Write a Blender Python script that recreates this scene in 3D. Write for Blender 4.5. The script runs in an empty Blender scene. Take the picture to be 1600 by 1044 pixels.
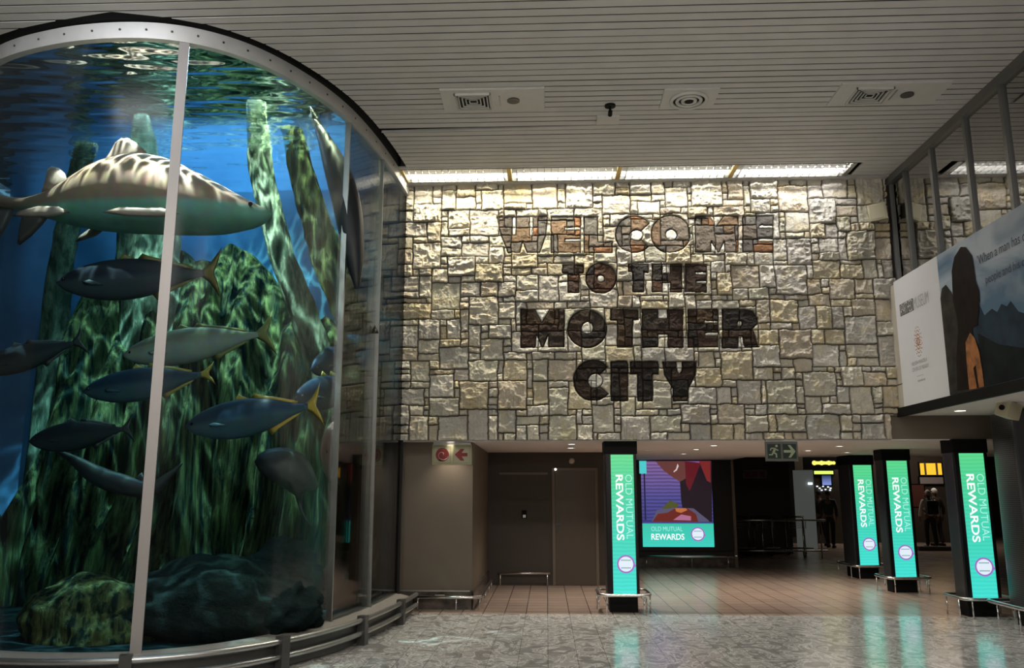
import bpy, bmesh, math, random
import numpy as np
from mathutils import Vector, Matrix
random.seed(7); rng = np.random.default_rng(11)
SC = bpy.context.scene; COL = SC.collection
PI = math.pi

# ------------------------------------------------------------------ camera, world, exposure, large lights
F, PITCH, YAW, EYE = 1300.0, math.radians(10.8), math.radians(2.35), 1.65
cam = bpy.data.cameras.new('camera'); camo = bpy.data.objects.new('camera', cam); COL.objects.link(camo)
cam.sensor_fit = 'HORIZONTAL'; cam.sensor_width = 36.0; cam.lens = 36.0 * F / 1600.0; cam.clip_end = 200
camo.location = (0, 0, EYE); camo.rotation_euler = (PI / 2 + PITCH, 0, YAW)
SC.camera = camo
SC.view_settings.view_transform = 'Standard'; SC.view_settings.look = 'None'
SC.view_settings.gamma = 1.0; SC.view_settings.use_curve_mapping = False
SC.view_settings.exposure = 0.0
SC.cycles.use_denoising = True
SC.cycles.max_bounces = 8; SC.cycles.diffuse_bounces = 3; SC.cycles.glossy_bounces = 4
SC.cycles.transparent_max_bounces = 24; SC.cycles.volume_bounces = 0
SC.cycles.caustics_reflective = False; SC.cycles.caustics_refractive = False
SC.cycles.sample_clamp_indirect = 4.0
W = bpy.data.worlds.new('world'); SC.world = W; W.use_nodes = True
W.node_tree.nodes['Background'].inputs[0].default_value = (0.75, 0.8, 0.9, 1)
W.node_tree.nodes['Background'].inputs[1].default_value = 0.012

def light(name, kind, loc, energy, color=(1, 1, 1), rot=(0, 0, 0), size=None, size_y=None, spot=None, blend=0.5, radius=0.05, aim=None):
    l = bpy.data.lights.new(name, kind); l.energy = energy; l.color = color
    if kind == 'AREA':
        l.shape = 'RECTANGLE'; l.size = size; l.size_y = size_y or size
    else:
        l.shadow_soft_size = radius
    if kind == 'SPOT':
        l.spot_size = math.radians(spot); l.spot_blend = blend
    o = bpy.data.objects.new(name, l); COL.objects.link(o); o.location = loc; o.rotation_euler = rot
    if aim is not None:
        o.rotation_euler = (Vector(aim) - Vector(loc)).to_track_quat('-Z', 'Y').to_euler()
    return o
HALL_L = [(-1.0, 1.0, 6.16), (3.4, 1.0, 6.16), (1.2, -4.0, 6.16)]
for p in HALL_L:
    light('hall_lamp', 'AREA', p, 250, (1.0, 0.95, 0.88), size=1.2, size_y=1.2)
# fluorescent tubes over the stone wall: the left fittings burn brighter and warmer than the right ones
STRIP = [(-2.09, -0.5, 128, (1.0, 0.90, 0.68)), (-0.5, 1.1, 120, (1.0, 0.93, 0.76)), (1.1, 2.76, 92, (1.0, 0.96, 0.86)), (2.76, 4.42, 70, (1.0, 0.97, 0.94))]
light('ceiling_fill', 'AREA', (1.0, -3.0, 3.2), 330, (1.0, 0.97, 0.92), rot=(PI - 0.25, 0, 0), size=3.0, size_y=0.5)  # unseen fill light added behind the camera to brighten the ceiling
for x0, x1, e, c in STRIP:
    light('tube_lamp', 'AREA', ((x0 + x1) / 2, 11.57, 6.385), e, c, size=x1 - x0 - 0.2, size_y=0.10)
TANK_LAMPS = [(-4.4, 7.9, 8.3), (-2.75, 9.9, 8.4), (-6.3, 9.6, 8.4)]
TANK_POWER = [3300, 1500, 150]
def caustic_light(name, loc, power, color, scale, aim, spot=75, sharp=4.0, base=0.12, gain=16.0):
    o = light(name, 'SPOT', loc, power, color, spot=spot, blend=0.6, radius=0.02, aim=aim)
    l = o.data; l.use_nodes = True; nt = l.node_tree; em = nt.nodes['Emission']
    tc = nt.nodes.new('ShaderNodeTexCoord'); no = nt.nodes.new('ShaderNodeTexNoise'); no.inputs['Scale'].default_value = scale * 0.7
    mx = nt.nodes.new('ShaderNodeVectorMath'); mx.operation = 'MULTIPLY_ADD'; mx.inputs[1].default_value = (0.10, 0.10, 0.10)
    vo = nt.nodes.new('ShaderNodeTexVoronoi'); vo.feature = 'DISTANCE_TO_EDGE'; vo.inputs['Scale'].default_value = scale
    mr = nt.nodes.new('ShaderNodeMapRange'); mr.inputs[1].default_value = 0.0; mr.inputs[2].default_value = 0.30; mr.inputs[3].default_value = 1.0; mr.inputs[4].default_value = 0.0
    pw = nt.nodes.new('ShaderNodeMath'); pw.operation = 'POWER'; pw.inputs[1].default_value = sharp
    ml = nt.nodes.new('ShaderNodeMath'); ml.operation = 'MULTIPLY_ADD'; ml.inputs[1].default_value = gain; ml.inputs[2].default_value = base
    nt.links.new(tc.outputs['Normal'], no.inputs['Vector']); nt.links.new(no.outputs['Color'], mx.inputs[0]); nt.links.new(tc.outputs['Normal'], mx.inputs[2])
    nt.links.new(mx.outputs[0], vo.inputs['Vector']); nt.links.new(vo.outputs['Distance'], mr.inputs[0]); nt.links.new(mr.outputs[0], pw.inputs[0])
    nt.links.new(pw.outputs[0], ml.inputs[0]); nt.links.new(ml.outputs[0], em.inputs['Strength'])
    return o
caustic_light('aquarium_lamp', TANK_LAMPS[0], TANK_POWER[0], (1.0, 0.95, 0.82), 17, (-4.4, 10.3, 3), 57, sharp=5.0, base=0.10, gain=22.0)
caustic_light('aquarium_lamp', TANK_LAMPS[1], TANK_POWER[1], (0.9, 1.0, 0.62), 18, (-3.9, 11.0, 2), 56)
caustic_light('aquarium_lamp', TANK_LAMPS[2], TANK_POWER[2], (0.8, 1.0, 0.8), 14, (-5.0, 11.0, 3), 56)
light('aquarium_fill_lamp', 'AREA', (-4.8, 10.6, 7.4), 620, (0.60, 0.82, 1.0), size=3.0, size_y=1.4)
light('rim_lamp', 'AREA', (-4.3, 5.6, 6.2), 55, (0.95, 0.97, 1.0), size=1.8, size_y=0.25, aim=(-4.2, 7.5, 5.7))

# ------------------------------------------------------------------ helpers
_cp, _sp, _ca, _sa = math.cos(PITCH), math.sin(PITCH), math.cos(YAW), math.sin(YAW)
FW = Vector((-_sa * _cp, _ca * _cp, _sp)); RT = Vector((_ca, _sa, 0)); UP = RT.cross(FW)
def ray(u, v): return FW + RT * ((u - 800) / F) + UP * ((522 - v) / F)
def at(u, v, Y):
    "surveyed point: the sight line through photo pixel (u, v) where it meets the plane y = Y"
    d = ray(u, v); return Vector((0, 0, EYE)) + d * (Y / d.y)
def atx(u, v, X):
    d = ray(u, v); return Vector((0, 0, EYE)) + d * (X / d.x)

def setp(o, label=None, cat=None, group=None, kind=None):
    if label: o['label'] = label
    if cat: o['category'] = cat
    if group: o['group'] = group
    if kind: o['kind'] = kind
    return o
def thing(name, label, cat, loc=(0, 0, 0), group=None, rz=0):
    o = bpy.data.objects.new(name, None); COL.objects.link(o); o.empty_display_size = 0.1
    o.location = loc; o.rotation_euler = (0, 0, rz)
    return setp(o, label, cat, group)
class MB:
    def __init__(s): s.v = []; s.f = []; s.m = []
    def add(s, vs, fs, mi=0):
        n = len(s.v); s.v += [tuple(p) for p in vs]; s.f += [tuple(n + i for i in f) for f in fs]; s.m += [mi] * len(fs); return s
    def box(s, x0, x1, y0, y1, z0, z1, mi=0, b=0.0):
        if x1 < x0: x0, x1 = x1, x0
        if y1 < y0: y0, y1 = y1, y0
        if z1 < z0: z0, z1 = z1, z0
        if b <= 0:
            return s.add([(x, y, z) for x in (x0, x1) for y in (y0, y1) for z in (z0, z1)],
                         [(0, 1, 3, 2), (4, 6, 7, 5), (0, 4, 5, 1), (2, 3, 7, 6), (0, 2, 6, 4), (1, 5, 7, 3)], mi)
        bm = bmesh.new(); bmesh.ops.create_cube(bm, size=1)
        for vv in bm.verts:
            vv.co = Vector((x0 + (vv.co.x + .5) * (x1 - x0), y0 + (vv.co.y + .5) * (y1 - y0), z0 + (vv.co.z + .5) * (z1 - z0)))
        bmesh.ops.bevel(bm, geom=list(bm.edges), offset=b, segments=2, affect='EDGES', profile=0.6)
        bm.verts.index_update(); s.add([vv.co[:] for vv in bm.verts], [[q.index for q in ff.verts] for ff in bm.faces], mi); bm.free(); return s
    def tube(s, pts, r, n=10, mi=0, closed=False, caps=True):
        pts = [Vector(p) for p in pts]; N = len(pts); rings = []
        rr = r if isinstance(r, (list, tuple)) else [r] * N
        ref = None
        for i, p in enumerate(pts):
            a = pts[(i - 1) % N] if (closed or i > 0) else p
            c = pts[(i + 1) % N] if (closed or i < N - 1) else p
            t = (c - a).normalized()
            if ref is None:
                ref = Vector((0, 0, 1)) if abs(t.z) < 0.9 else Vector((1, 0, 0))
            u = t.cross(ref).normalized(); w = u.cross(t).normalized(); ref = w
            rings.append([p + (u * math.cos(2 * PI * k / n) + w * math.sin(2 * PI * k / n)) * rr[i] for k in range(n)])
        vs = [q for R in rings for q in R]; fs = []
        M = N if closed else N - 1
        for i in range(M):
            for k in range(n):
                a = i * n + k; b = i * n + (k + 1) % n; c = ((i + 1) % N) * n + (k + 1) % n; d = ((i + 1) % N) * n + k
                fs.append((a, b, c, d))
        if caps and not closed:
            fs.append(tuple(range(n - 1, -1, -1))); fs.append(tuple((N - 1) * n + k for k in range(n)))
        return s.add(vs, fs, mi)
    def cyl(s, c, r, h, n=24, mi=0, r2=None):
        r2 = r if r2 is None else r2
        vs = [(c[0] + r * math.cos(2 * PI * k / n), c[1] + r * math.sin(2 * PI * k / n), c[2]) for k in range(n)] + \
             [(c[0] + r2 * math.cos(2 * PI * k / n), c[1] + r2 * math.sin(2 * PI * k / n), c[2] + h) for k in range(n)]
        return s.add(vs, [tuple(range(n - 1, -1, -1)), tuple(range(n, 2 * n))] + [(k, (k + 1) % n, n + (k + 1) % n, n + k) for k in range(n)], mi)
    def poly(s, pts, o, xd, yd, t=0.004, mi=0):
        "flat outline pts (a, b) on the frame o + a*xd + b*yd, thickness t along xd x yd"
        o = Vector(o); xd = Vector(xd); yd = Vector(yd); nn = xd.cross(yd).normalized() * t; n = len(pts)
        A = [o + xd * a + yd * b for a, b in pts]; B = [p + nn for p in A]
        from mathutils.geometry import tessellate_polygon
        tri = tessellate_polygon([[Vector((a, b, 0)) for a, b in pts]])
        fs = [(t0 + n, t1 + n, t2 + n) for t0, t1, t2 in tri] + [(t2, t1, t0) for t0, t1, t2 in tri]
        fs += [(k, (k + 1) % n, n + (k + 1) % n, n + k) for k in range(n)]
        return s.add(A + B, fs, mi)
    def build(s, name, mat, parent=None, smooth=False, loc=None):
        me = bpy.data.meshes.new(name); me.from_pydata(s.v, [], s.f)
        mats = mat if isinstance(mat, (list, tuple)) else [mat]
        for m in mats: me.materials.append(m)
        if len(mats) > 1: me.polygons.foreach_set('material_index', s.m)
        bm = bmesh.new(); bm.from_mesh(me); bmesh.ops.recalc_face_normals(bm, faces=bm.faces); bm.to_mesh(me); bm.free()
        if smooth is True: me.shade_smooth()
        elif smooth: me.shade_smooth(); me.set_sharp_from_angle(angle=math.radians(smooth))
        me.update()
        o = bpy.data.objects.new(name, me); COL.objects.link(o)
        if loc is not None: o.location = loc
        if parent is not None:
            o.parent = parent
            o.matrix_parent_inverse = WINV.get(parent.name, Matrix.Identity(4))
        return o
WINV = {}
def origin_to(o, p):
    "moves the object's origin to p without moving its mesh"
    p = Vector(p); o.data.transform(Matrix.Translation(-p)); o.location = Vector(o.location) + p
    return o
def world_thing(name, label, cat, loc, group=None):
    "an Empty at loc whose parts are written in world metres"
    t = thing(name, label, cat, loc, group); WINV[t.name] = Matrix.Translation(-Vector(loc)); return t
def circle(cx, cy, r, n=28, ry=None): return [(cx + r * math.cos(2 * PI * k / n), cy + (ry or r) * math.sin(2 * PI * k / n)) for k in range(n)]

def mat(name, col, rough=0.5, metal=0.0, noise=0.0, nscale=8, bump=0.0, bscale=40, emit=None, estr=0.0, spec=0.5, coat=0.0):
    m = bpy.data.materials.new(name); m.use_nodes = True; nt = m.node_tree; b = nt.nodes['Principled BSDF']
    b.inputs['Base Color'].default_value = (*col, 1); b.inputs['Roughness'].default_value = rough; b.inputs['Metallic'].default_value = metal
    b.inputs['Specular IOR Level'].default_value = spec; b.inputs['Coat Weight'].default_value = coat
    tc = nt.nodes.new('ShaderNodeTexCoord')
    if noise > 0:
        n = nt.nodes.new('ShaderNodeTexNoise'); n.inputs['Scale'].default_value = nscale; n.inputs['Detail'].default_value = 6
        r = nt.nodes.new('ShaderNodeValToRGB')
        r.color_ramp.elements[0].position = 0.3; r.color_ramp.elements[1].position = 0.7
        r.color_ramp.elements[0].color = (*[max(0, c * (1 - noise)) for c in col], 1); r.color_ramp.elements[1].color = (*[min(1, c * (1 + noise)) for c in col], 1)
        nt.links.new(tc.outputs['Object'], n.inputs['Vector']); nt.links.new(n.outputs['Fac'], r.inputs['Fac']); nt.links.new(r.outputs['Color'], b.inputs['Base Color'])
    if bump > 0:
        n2 = nt.nodes.new('ShaderNodeTexNoise'); n2.inputs['Scale'].default_value = bscale; n2.inputs['Detail'].default_value = 5
        bu = nt.nodes.new('ShaderNodeBump'); bu.inputs['Strength'].default_value = bump; bu.inputs['Distance'].default_value = 0.02
        nt.links.new(tc.outputs['Object'], n2.inputs['Vector']); nt.links.new(n2.outputs['Fac'], bu.inputs['Height']); nt.links.new(bu.outputs['Normal'], b.inputs['Normal'])
    if emit: b.inputs['Emission Color'].default_value = (*emit, 1); b.inputs['Emission Strength'].default_value = estr
    return m
def emat(name, col, s=1.0):
    m = mat(name, (0.01, 0.01, 0.01), 0.4, emit=col, estr=s); return m
M = {}
M['slat'] = mat('slat paint', (0.60, 0.59, 0.57), 0.45, noise=0.05, nscale=3)
M['void'] = mat('dark void', (0.008, 0.008, 0.008), 0.9)
M['white'] = mat('white enamel', (0.62, 0.61, 0.57), 0.4, noise=0.03)
M['soffit'] = mat('soffit plaster', (0.74, 0.69, 0.66), 0.7, noise=0.03, nscale=2)
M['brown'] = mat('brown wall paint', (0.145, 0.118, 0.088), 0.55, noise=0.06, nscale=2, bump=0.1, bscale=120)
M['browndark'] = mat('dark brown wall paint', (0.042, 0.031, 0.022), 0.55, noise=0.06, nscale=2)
M['door'] = mat('door laminate', (0.075, 0.057, 0.040), 0.45, noise=0.04, nscale=3)
M['chrome'] = mat('stainless steel', (0.72, 0.72, 0.72), 0.22, 1.0, noise=0.03)
M['alu'] = mat('brushed aluminium', (0.52, 0.52, 0.51), 0.36, 1.0, noise=0.08, nscale=6, bump=0.04, bscale=90)
M['mull'] = mat('painted mullion', (0.36, 0.34, 0.335), 0.4, 0.3)
M['rimalu'] = mat('satin aluminium rim', (0.70, 0.70, 0.69), 0.45, 0.6, noise=0.06, nscale=5)
M['darkalu'] = mat('anodised mullion', (0.17, 0.17, 0.165), 0.4, 0.7)
M['black'] = mat('black enamel', (0.004, 0.004, 0.004), 0.6, spec=0.15)
M['gloss'] = mat('black gloss', (0.004, 0.004, 0.005), 0.38, spec=0.3)
M['bumper'] = mat('bumper grey', (0.07, 0.07, 0.068), 0.35, 0.3, noise=0.1)
M['beige'] = mat('beige panel', (0.42, 0.38, 0.31), 0.55, noise=0.03)
M['ivory'] = mat('ivory plastic', (0.58, 0.53, 0.37), 0.5)
M['gold'] = mat('brass bracket', (0.50, 0.37, 0.14), 0.35, 0.8)
M['print'] = mat('white print', (0.66, 0.66, 0.67), 0.35, noise=0.01)
M['rubber'] = mat('rubber', (0.012, 0.012, 0.012), 0.7)
M['tube'] = emat('fluorescent tube', (1.0, 0.97, 0.88), 3.0)
M['lampglow'] = emat('downlight glow', (1.0, 0.93, 0.82), 6.0)
M['housing'] = mat('grey fitting interior', (0.10, 0.10, 0.09), 0.5)
M['louvre'] = mat('white louvre', (0.6, 0.59, 0.56), 0.3, 0.2)

# ------------------------------------------------------------------ tank outline (plan)
TP = [(-8.3, 12.1), (-8.15, 10.9), (-7.5, 9.6), (-6.6, 8.55), (-5.75, 7.84), (-4.95, 7.52), (-4.2, 7.42), (-3.6, 7.52), (-3.1, 7.86), (-2.72, 8.42), (-2.43, 9.15), (-2.26, 9.98), (-2.15, 10.95), (-2.09, 11.99)]
def catmull(P, n=10):
    out = []
    Q = [Vector(p) for p in P]; Q = [Q[0] * 2 - Q[1]] + Q + [Q[-1] * 2 - Q[-2]]
    for i in range(1, len(Q) - 2):
        for k in range(n):
            t = k / n; a, b, c, d = Q[i - 1:i + 3]
            out.append(0.5 * ((2 * b) + (c - a) * t + (2 * a - 5 * b + 4 * c - d) * t * t + (3 * b - a - 3 * c + d) * t ** 3))
    out.append(Q[-2]); return out
TC = catmull(TP, 10)
def offs(C, d):
    "outline pushed outward by d (towards the viewer)"
    out = []
    for i, p in enumerate(C):
        t = (C[min(i + 1, len(C) - 1)] - C[max(i - 1, 0)]).normalized(); out.append(p + Vector((t.y, -t.x)) * d)
    return out
def tank_x(y, C):
    "right-hand x of outline C at depth y, None in front of it"
    best = None
    for a, b in zip(C, C[1:]):
        if (a.y - y) * (b.y - y) <= 0 and a.y != b.y:
            x = a.x + (b.x - a.x) * (y - a.y) / (b.y - a.y)
            best = x if best is None else max(best, x)
    return best
def band(mb, C0, z0, C1, z1, mi=0):
    n = len(C0); mb.add([(p.x, p.y, z0) for p in C0] + [(p.x, p.y, z1) for p in C1], [(i, i + 1, n + i + 1, n + i) for i in range(n - 1)], mi)
def ribbon(mb, C, d0, d1, z0, z1, z0b=None, z1b=None, mi=0):
    "solid strip along the outline between offsets d0..d1, z0..z1 (b: heights at d1)"
    A = offs(C, d0); B = offs(C, d1); z0b = z0 if z0b is None else z0b; z1b = z1 if z1b is None else z1b
    n = len(C); vs = []
    for a, b in zip(A, B): vs += [(a.x, a.y, z0), (a.x, a.y, z1), (b.x, b.y, z1b), (b.x, b.y, z0b)]
    fs = []
    for i in range(n - 1):
        for k in range(4): fs.append((i * 4 + k, i * 4 + (k + 1) % 4, (i + 1) * 4 + (k + 1) % 4, (i + 1) * 4 + k))
    fs += [(0, 1, 2, 3), tuple((n - 1) * 4 + k for k in (3, 2, 1, 0))]
    mb.add(vs, fs, mi)
ZC = 6.25       # hall ceiling
DW = 12.0       # stone wall plane
ZS = 2.39       # low soffit

# ------------------------------------------------------------------ floor
def marble():
    m = bpy.data.materials.new('grey swirled marble'); m.use_nodes = True; nt = m.node_tree; b = nt.nodes['Principled BSDF']
    tc = nt.nodes.new('ShaderNodeTexCoord'); L = nt.links
    mp = nt.nodes.new('ShaderNodeMapping'); mp.inputs['Scale'].default_value = (1.0, 0.75, 1); mp.inputs['Rotation'].default_value = (0, 0, 0.5)
    L.new(tc.outputs['Object'], mp.inputs[0])
    n1 = nt.nodes.new('ShaderNodeTexNoise'); n1.inputs['Scale'].default_value = 3.4; n1.inputs['Detail'].default_value = 12; n1.inputs['Roughness'].default_value = 0.62; n1.inputs['Distortion'].default_value = 2.2
    L.new(mp.outputs[0], n1.inputs['Vector'])
    r = nt.nodes.new('ShaderNodeValToRGB'); E = r.color_ramp.elements
    E[0].position = 0.30; E[0].color = (0.24, 0.235, 0.23, 1); E[1].position = 0.72; E[1].color = (0.62, 0.60, 0.58, 1)
    e = E.new(0.47); e.color = (0.36, 0.35, 0.34, 1); e = E.new(0.51); e.color = (0.78, 0.76, 0.73, 1); e = E.new(0.55); e.color = (0.38, 0.37, 0.36, 1)
    L.new(n1.outputs['Fac'], r.inputs['Fac'])
    br = nt.nodes.new('ShaderNodeTexBrick'); br.offset = 0.0; br.inputs['Scale'].default_value = 1.0; br.inputs['Brick Width'].default_value = 0.3; br.inputs['Row Height'].default_value = 0.6
    br.inputs['Mortar Size'].default_value = 0.0022; br.inputs['Color1'].default_value = (1, 1, 1, 1); br.inputs['Color2'].default_value = (0.9, 0.9, 0.9, 1); br.inputs['Mortar'].default_value = (0.3, 0.3, 0.3, 1)
    L.new(tc.outputs['Object'], br.inputs['Vector'])
    mx = nt.nodes.new('ShaderNodeMix'); mx.data_type = 'RGBA'; mx.blend_type = 'MULTIPLY'; mx.inputs[0].default_value = 1
    L.new(r.outputs['Color'], mx.inputs[6]); L.new(br.outputs['Color'], mx.inputs[7]); L.new(mx.outputs[2], b.inputs['Base Color'])
    b.inputs['Roughness'].default_value = 0.15
    return m
def tiles():
    m = bpy.data.materials.new('terracotta floor tile'); m.use_nodes = True; nt = m.node_tree; b = nt.nodes['Principled BSDF']
    tc = nt.nodes.new('ShaderNodeTexCoord'); L = nt.links
    br = nt.nodes.new('ShaderNodeTexBrick'); br.offset = 0.0; br.inputs['Scale'].default_value = 1.0; br.inputs['Brick Width'].default_value = 0.3; br.inputs['Row Height'].default_value = 0.3
    br.inputs['Mortar Size'].default_value = 0.006; br.inputs['Color1'].default_value = (0.42, 0.32, 0.26, 1); br.inputs['Color2'].default_value = (0.36, 0.275, 0.23, 1); br.inputs['Mortar'].default_value = (0.06, 0.045, 0.035, 1)
    L.new(tc.outputs['Object'], br.inputs['Vector']); L.new(br.outputs['Color'], b.inputs['Base Color'])
    n = nt.nodes.new('ShaderNodeTexNoise'); n.inputs['Scale'].default_value = 2.0
    mr = nt.nodes.new('ShaderNodeMapRange'); mr.inputs[3].default_value = 0.17; mr.inputs[4].default_value = 0.3
    L.new(tc.outputs['Object'], n.inputs['Vector']); L.new(n.outputs['Fac'], mr.inputs[0]); L.new(mr.outputs[0], b.inputs['Roughness'])
    return m
M['marble'] = marble(); M['tiles'] = tiles()
setp(MB().box(-9, 14, -8, 12.02, -0.15, 0).build('floor', M['marble']), kind='structure')
setp(MB().box(-9, 22, 12.02, 34, -0.15, 0).build('floor', M['tiles']), kind='structure')

# ------------------------------------------------------------------ ceiling of slats
TCo = offs(TC, 0.15)
APEX = min(TCo, key=lambda p: p.y)
def tank_span(y):
    "left and right x of the opening round the tank at depth y"
    if y <= APEX.y: return APEX.x, APEX.x
    xs = []
    for a, b in zip(TCo, TCo[1:]):
        if (a.y - y) * (b.y - y) <= 0 and a.y != b.y: xs.append(a.x + (b.x - a.x) * (y - a.y) / (b.y - a.y))
    return (min(xs) if len(xs) > 1 else -8.4), max(xs)
def slat(mb, xa, xa2, xb, xb2, ya, yb, z, t=0.035, jit=0.0, n=8, k=0, dya=0.0):
    vs = []
    for i in range(n + 1):
        f = i / n; x0 = xa + (xb - xa) * f; x1 = xa2 + (xb2 - xa2) * f; w = jit * math.sin(x0 * 0.9 + k)
        e_ = dya * (1 - f); vs += [(x0, ya + w + e_, z), (x1, yb + w, z), (x1, yb + w, z + t), (x0, ya + w + e_, z + t)]
    fs = [(0, 1, 2, 3), tuple(n * 4 + q for q in (3, 2, 1, 0))]
    for i in range(n):
        for q in range(4): fs.append((i * 4 + q, i * 4 + (q + 1) % 4, i * 4 + 4 + (q + 1) % 4, i * 4 + 4 + q))
    mb.add(vs, fs)
mb = MB(); gap_shade = MB(); pitch = 0.131; y = -8.0; k = 0
while y < 11.2:
    g = 0.019 + 0.006 * random.random(); z = ZC + 0.003 * random.random(); jit = random.uniform(-0.003, 0.003)
    ya, yb = y + g / 2, y + pitch - g / 2
    if yb <= APEX.y: slat(mb, -9, -9, 5.1, 5.1, ya, yb, z, jit=jit, k=k)
    else:
        la, ra = tank_span(ya); lb, rb = tank_span(yb)
        if abs(y - 9.94) < pitch / 2:      # one slat has slipped and leaves a tapering black gap
            slat(mb, ra, rb, 0.7, 0.7, ya, yb, z, n=6, dya=0.107); slat(mb, 0.7, 0.7, 5.1, 5.1, ya, yb, z, n=2)
        else: slat(mb, ra, rb, 5.1, 5.1, ya, yb, z, jit=jit, k=k)
        slat(mb, -9, -9, la, lb, ya, yb, z, n=2)
    if yb <= APEX.y: slat(gap_shade, -9, -9, 5.1, 5.1, y - 0.014, y + 0.014, ZC + 0.006, t=0.004, n=1)
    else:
        slat(gap_shade, ra, ra, 5.1, 5.1, y - 0.014, y + 0.014, ZC + 0.006, t=0.004, n=1); slat(gap_shade, -9, -9, la, la, y - 0.014, y + 0.014, ZC + 0.006, t=0.004, n=1)
    y += pitch; k += 1
setp(gap_shade.build('gap_shade_strips', M['void']), kind='structure')  # black strips put into the slat gaps as their shade
ceil = setp(mb.build('ceiling', M['slat']), kind='structure')
# slats to the right of the strip lights and the plain margin by the stone wall
mb = MB()
for q in range(4): mb.box(4.52, 5.1, 11.29 + q * 0.131, 11.29 + q * 0.131 + 0.118, ZC, ZC + 0.02)
mb.box(-2.3, 5.1, 11.83, 12.0, ZC - 0.01, ZC + 0.02); mb.box(-2.3, 5.1, 11.25, 11.31, ZC - 0.006, ZC + 0.02)
setp(mb.build('trim_1', M['slat']), kind='structure')
# black sheet added above the slats to darken gaps, open over the aquarium
mb = MB(); mb.box(-9, 5.3, -8, 7.2, 6.55, 6.6); yy = 7.2
while yy < 12.0:
    y1 = min(yy + 0.2, 12.0); (la, ra), (lb, rb) = tank_span(min(yy, 11.9)), tank_span(min(y1, 11.9))
    slat(mb, min(ra, -2.3 if yy > 11 else 9) + 0.0, min(rb, -2.3 if yy > 11 else 9), 5.3, 5.3, yy, y1, 6.55, t=0.05, n=1); slat(mb, -9, -9, la, lb, yy, y1, 6.55, t=0.05, n=1); yy = y1
setp(mb.build('ceiling', M['void']), kind='structure')

# strip luminaires
for i, (x0, x1, e, c) in enumerate(STRIP):
    lab = ['leftmost louvred fluorescent ceiling light, next to the aquarium above the stone wall', 'second louvred fluorescent ceiling light from the aquarium, above the word WELCOME start', 'third louvred fluorescent ceiling light from the aquarium, above the end of WELCOME', 'rightmost louvred fluorescent ceiling light, nearest the glass mezzanine'][i]
    t = world_thing('ceiling_light', lab, 'ceiling light', ((x0 + x1) / 2, 11.58, ZC), 'louvred lights above the stone wall')
    h = MB(); h.box(x0, x1, 11.31, 11.33, ZC - 0.01, ZC + 0.17); h.box(x0, x1, 11.81, 11.83, ZC - 0.01, ZC + 0.17)
    h.box(x0, x1, 11.31, 11.83, ZC + 0.16, ZC + 0.18); h.box(x0, x0 + 0.015, 11.31, 11.83, ZC, ZC + 0.17); h.box(x1 - 0.015, x1, 11.31, 11.83, ZC, ZC + 0.17)
    h.build('housing', M['housing'], t)
    b = MB(); b.box(x1 - 0.045, x1 + 0.02, 11.32, 11.82, ZC - 0.014, ZC + 0.012); 
    if i == 0: MB().box(x0 - 0.02, x0 + 0.04, 11.32, 11.82, ZC - 0.014, ZC + 0.012).build('bracket', M['gold'], t)
    b.build('bracket', M['gold'] if i < 3 else M['alu'], t)
    for yy in (11.42, 11.74):
        MB().tube([(x0 + 0.05, yy, ZC + 0.115), (x1 - 0.05, yy, ZC + 0.115)], 0.016, 10).build('tube', M['tube'], t, smooth=True)
    l = MB(); n = 16
    for q in range(1, n): l.box(x0 + (x1 - x0) * q / n - 0.004, x0 + (x1 - x0) * q / n + 0.004, 11.335, 11.805, ZC, ZC + 0.04)
    for q in range(1, 5): l.box(x0 + 0.03, x1 - 0.05, 11.33 + 0.096 * q - 0.004, 11.33 + 0.096 * q + 0.004, ZC, ZC + 0.04)
    l.build('louvre', M['louvre'], t)

# ceiling fittings
def vent(x0, x1, y0, y1, label, gx0, gx1, sx):
    t = world_thing('ceiling_vent', label, 'air vent', ((x0 + x1) / 2, (y0 + y1) / 2, ZC), 'air vent plates in the slatted ceiling')
    MB().box(x0, x1, y0, y1, ZC - 0.022, ZC + 0.03, b=0.004).build('plate', M['white'], t)
    g = MB(); cy = (y0 + y1) / 2; h = (y1 - y0) * 0.36
    for q in range(5):
        s = 1 - q * 0.19; w = (gx1 - gx0) / 2 * s; hh = h * s; cx = (gx0 + gx1) / 2; z = ZC - 0.05 + q * 0.004; d = 0.013
        for (a0, a1, b0, b1) in ((cx - w, cx + w, cy - hh, cy - hh + d), (cx - w, cx + w, cy + hh - d, cy + hh), (cx - w, cx - w + d, cy - hh, cy + hh), (cx + w - d, cx + w, cy - hh, cy + hh)):
            g.box(a0, a1, b0, b1, z, ZC - 0.02)
    g.build('grille', M['white'], t)
    MB().box(gx0 + 0.03, gx1 - 0.03, cy - h + 0.02, cy + h - 0.02, ZC - 0.026, ZC - 0.021).build('grille_opening', M['void'], t)
    MB().cyl((sx, cy, ZC - 0.034), 0.075, 0.014, 28).build('round_cover', M['bumper'], t, smooth=40)
    MB().box(sx - 0.17, sx - 0.155, cy - 0.12, cy + 0.12, ZC - 0.03, ZC - 0.02).build('latch', M['alu'], t)
vent(-1.21, 0.01, 8.9, 9.46, 'white ceiling plate with square air vent, nearer the aquarium', -1.05, -0.62, -0.36)
vent(3.41, 4.65, 8.94, 9.5, 'white ceiling plate with square air vent, nearer the glass wall', 3.6, 4.03, 4.25)
t = world_thing('ceiling_speaker', 'round ringed ceiling speaker on a square white plate between the vents', 'speaker', (1.72, 9.26, ZC))
MB().box(1.40, 2.04, 9.0, 9.5, ZC - 0.02, ZC + 0.03, b=0.004).build('plate', M['white'], t)
g = MB()
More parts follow.
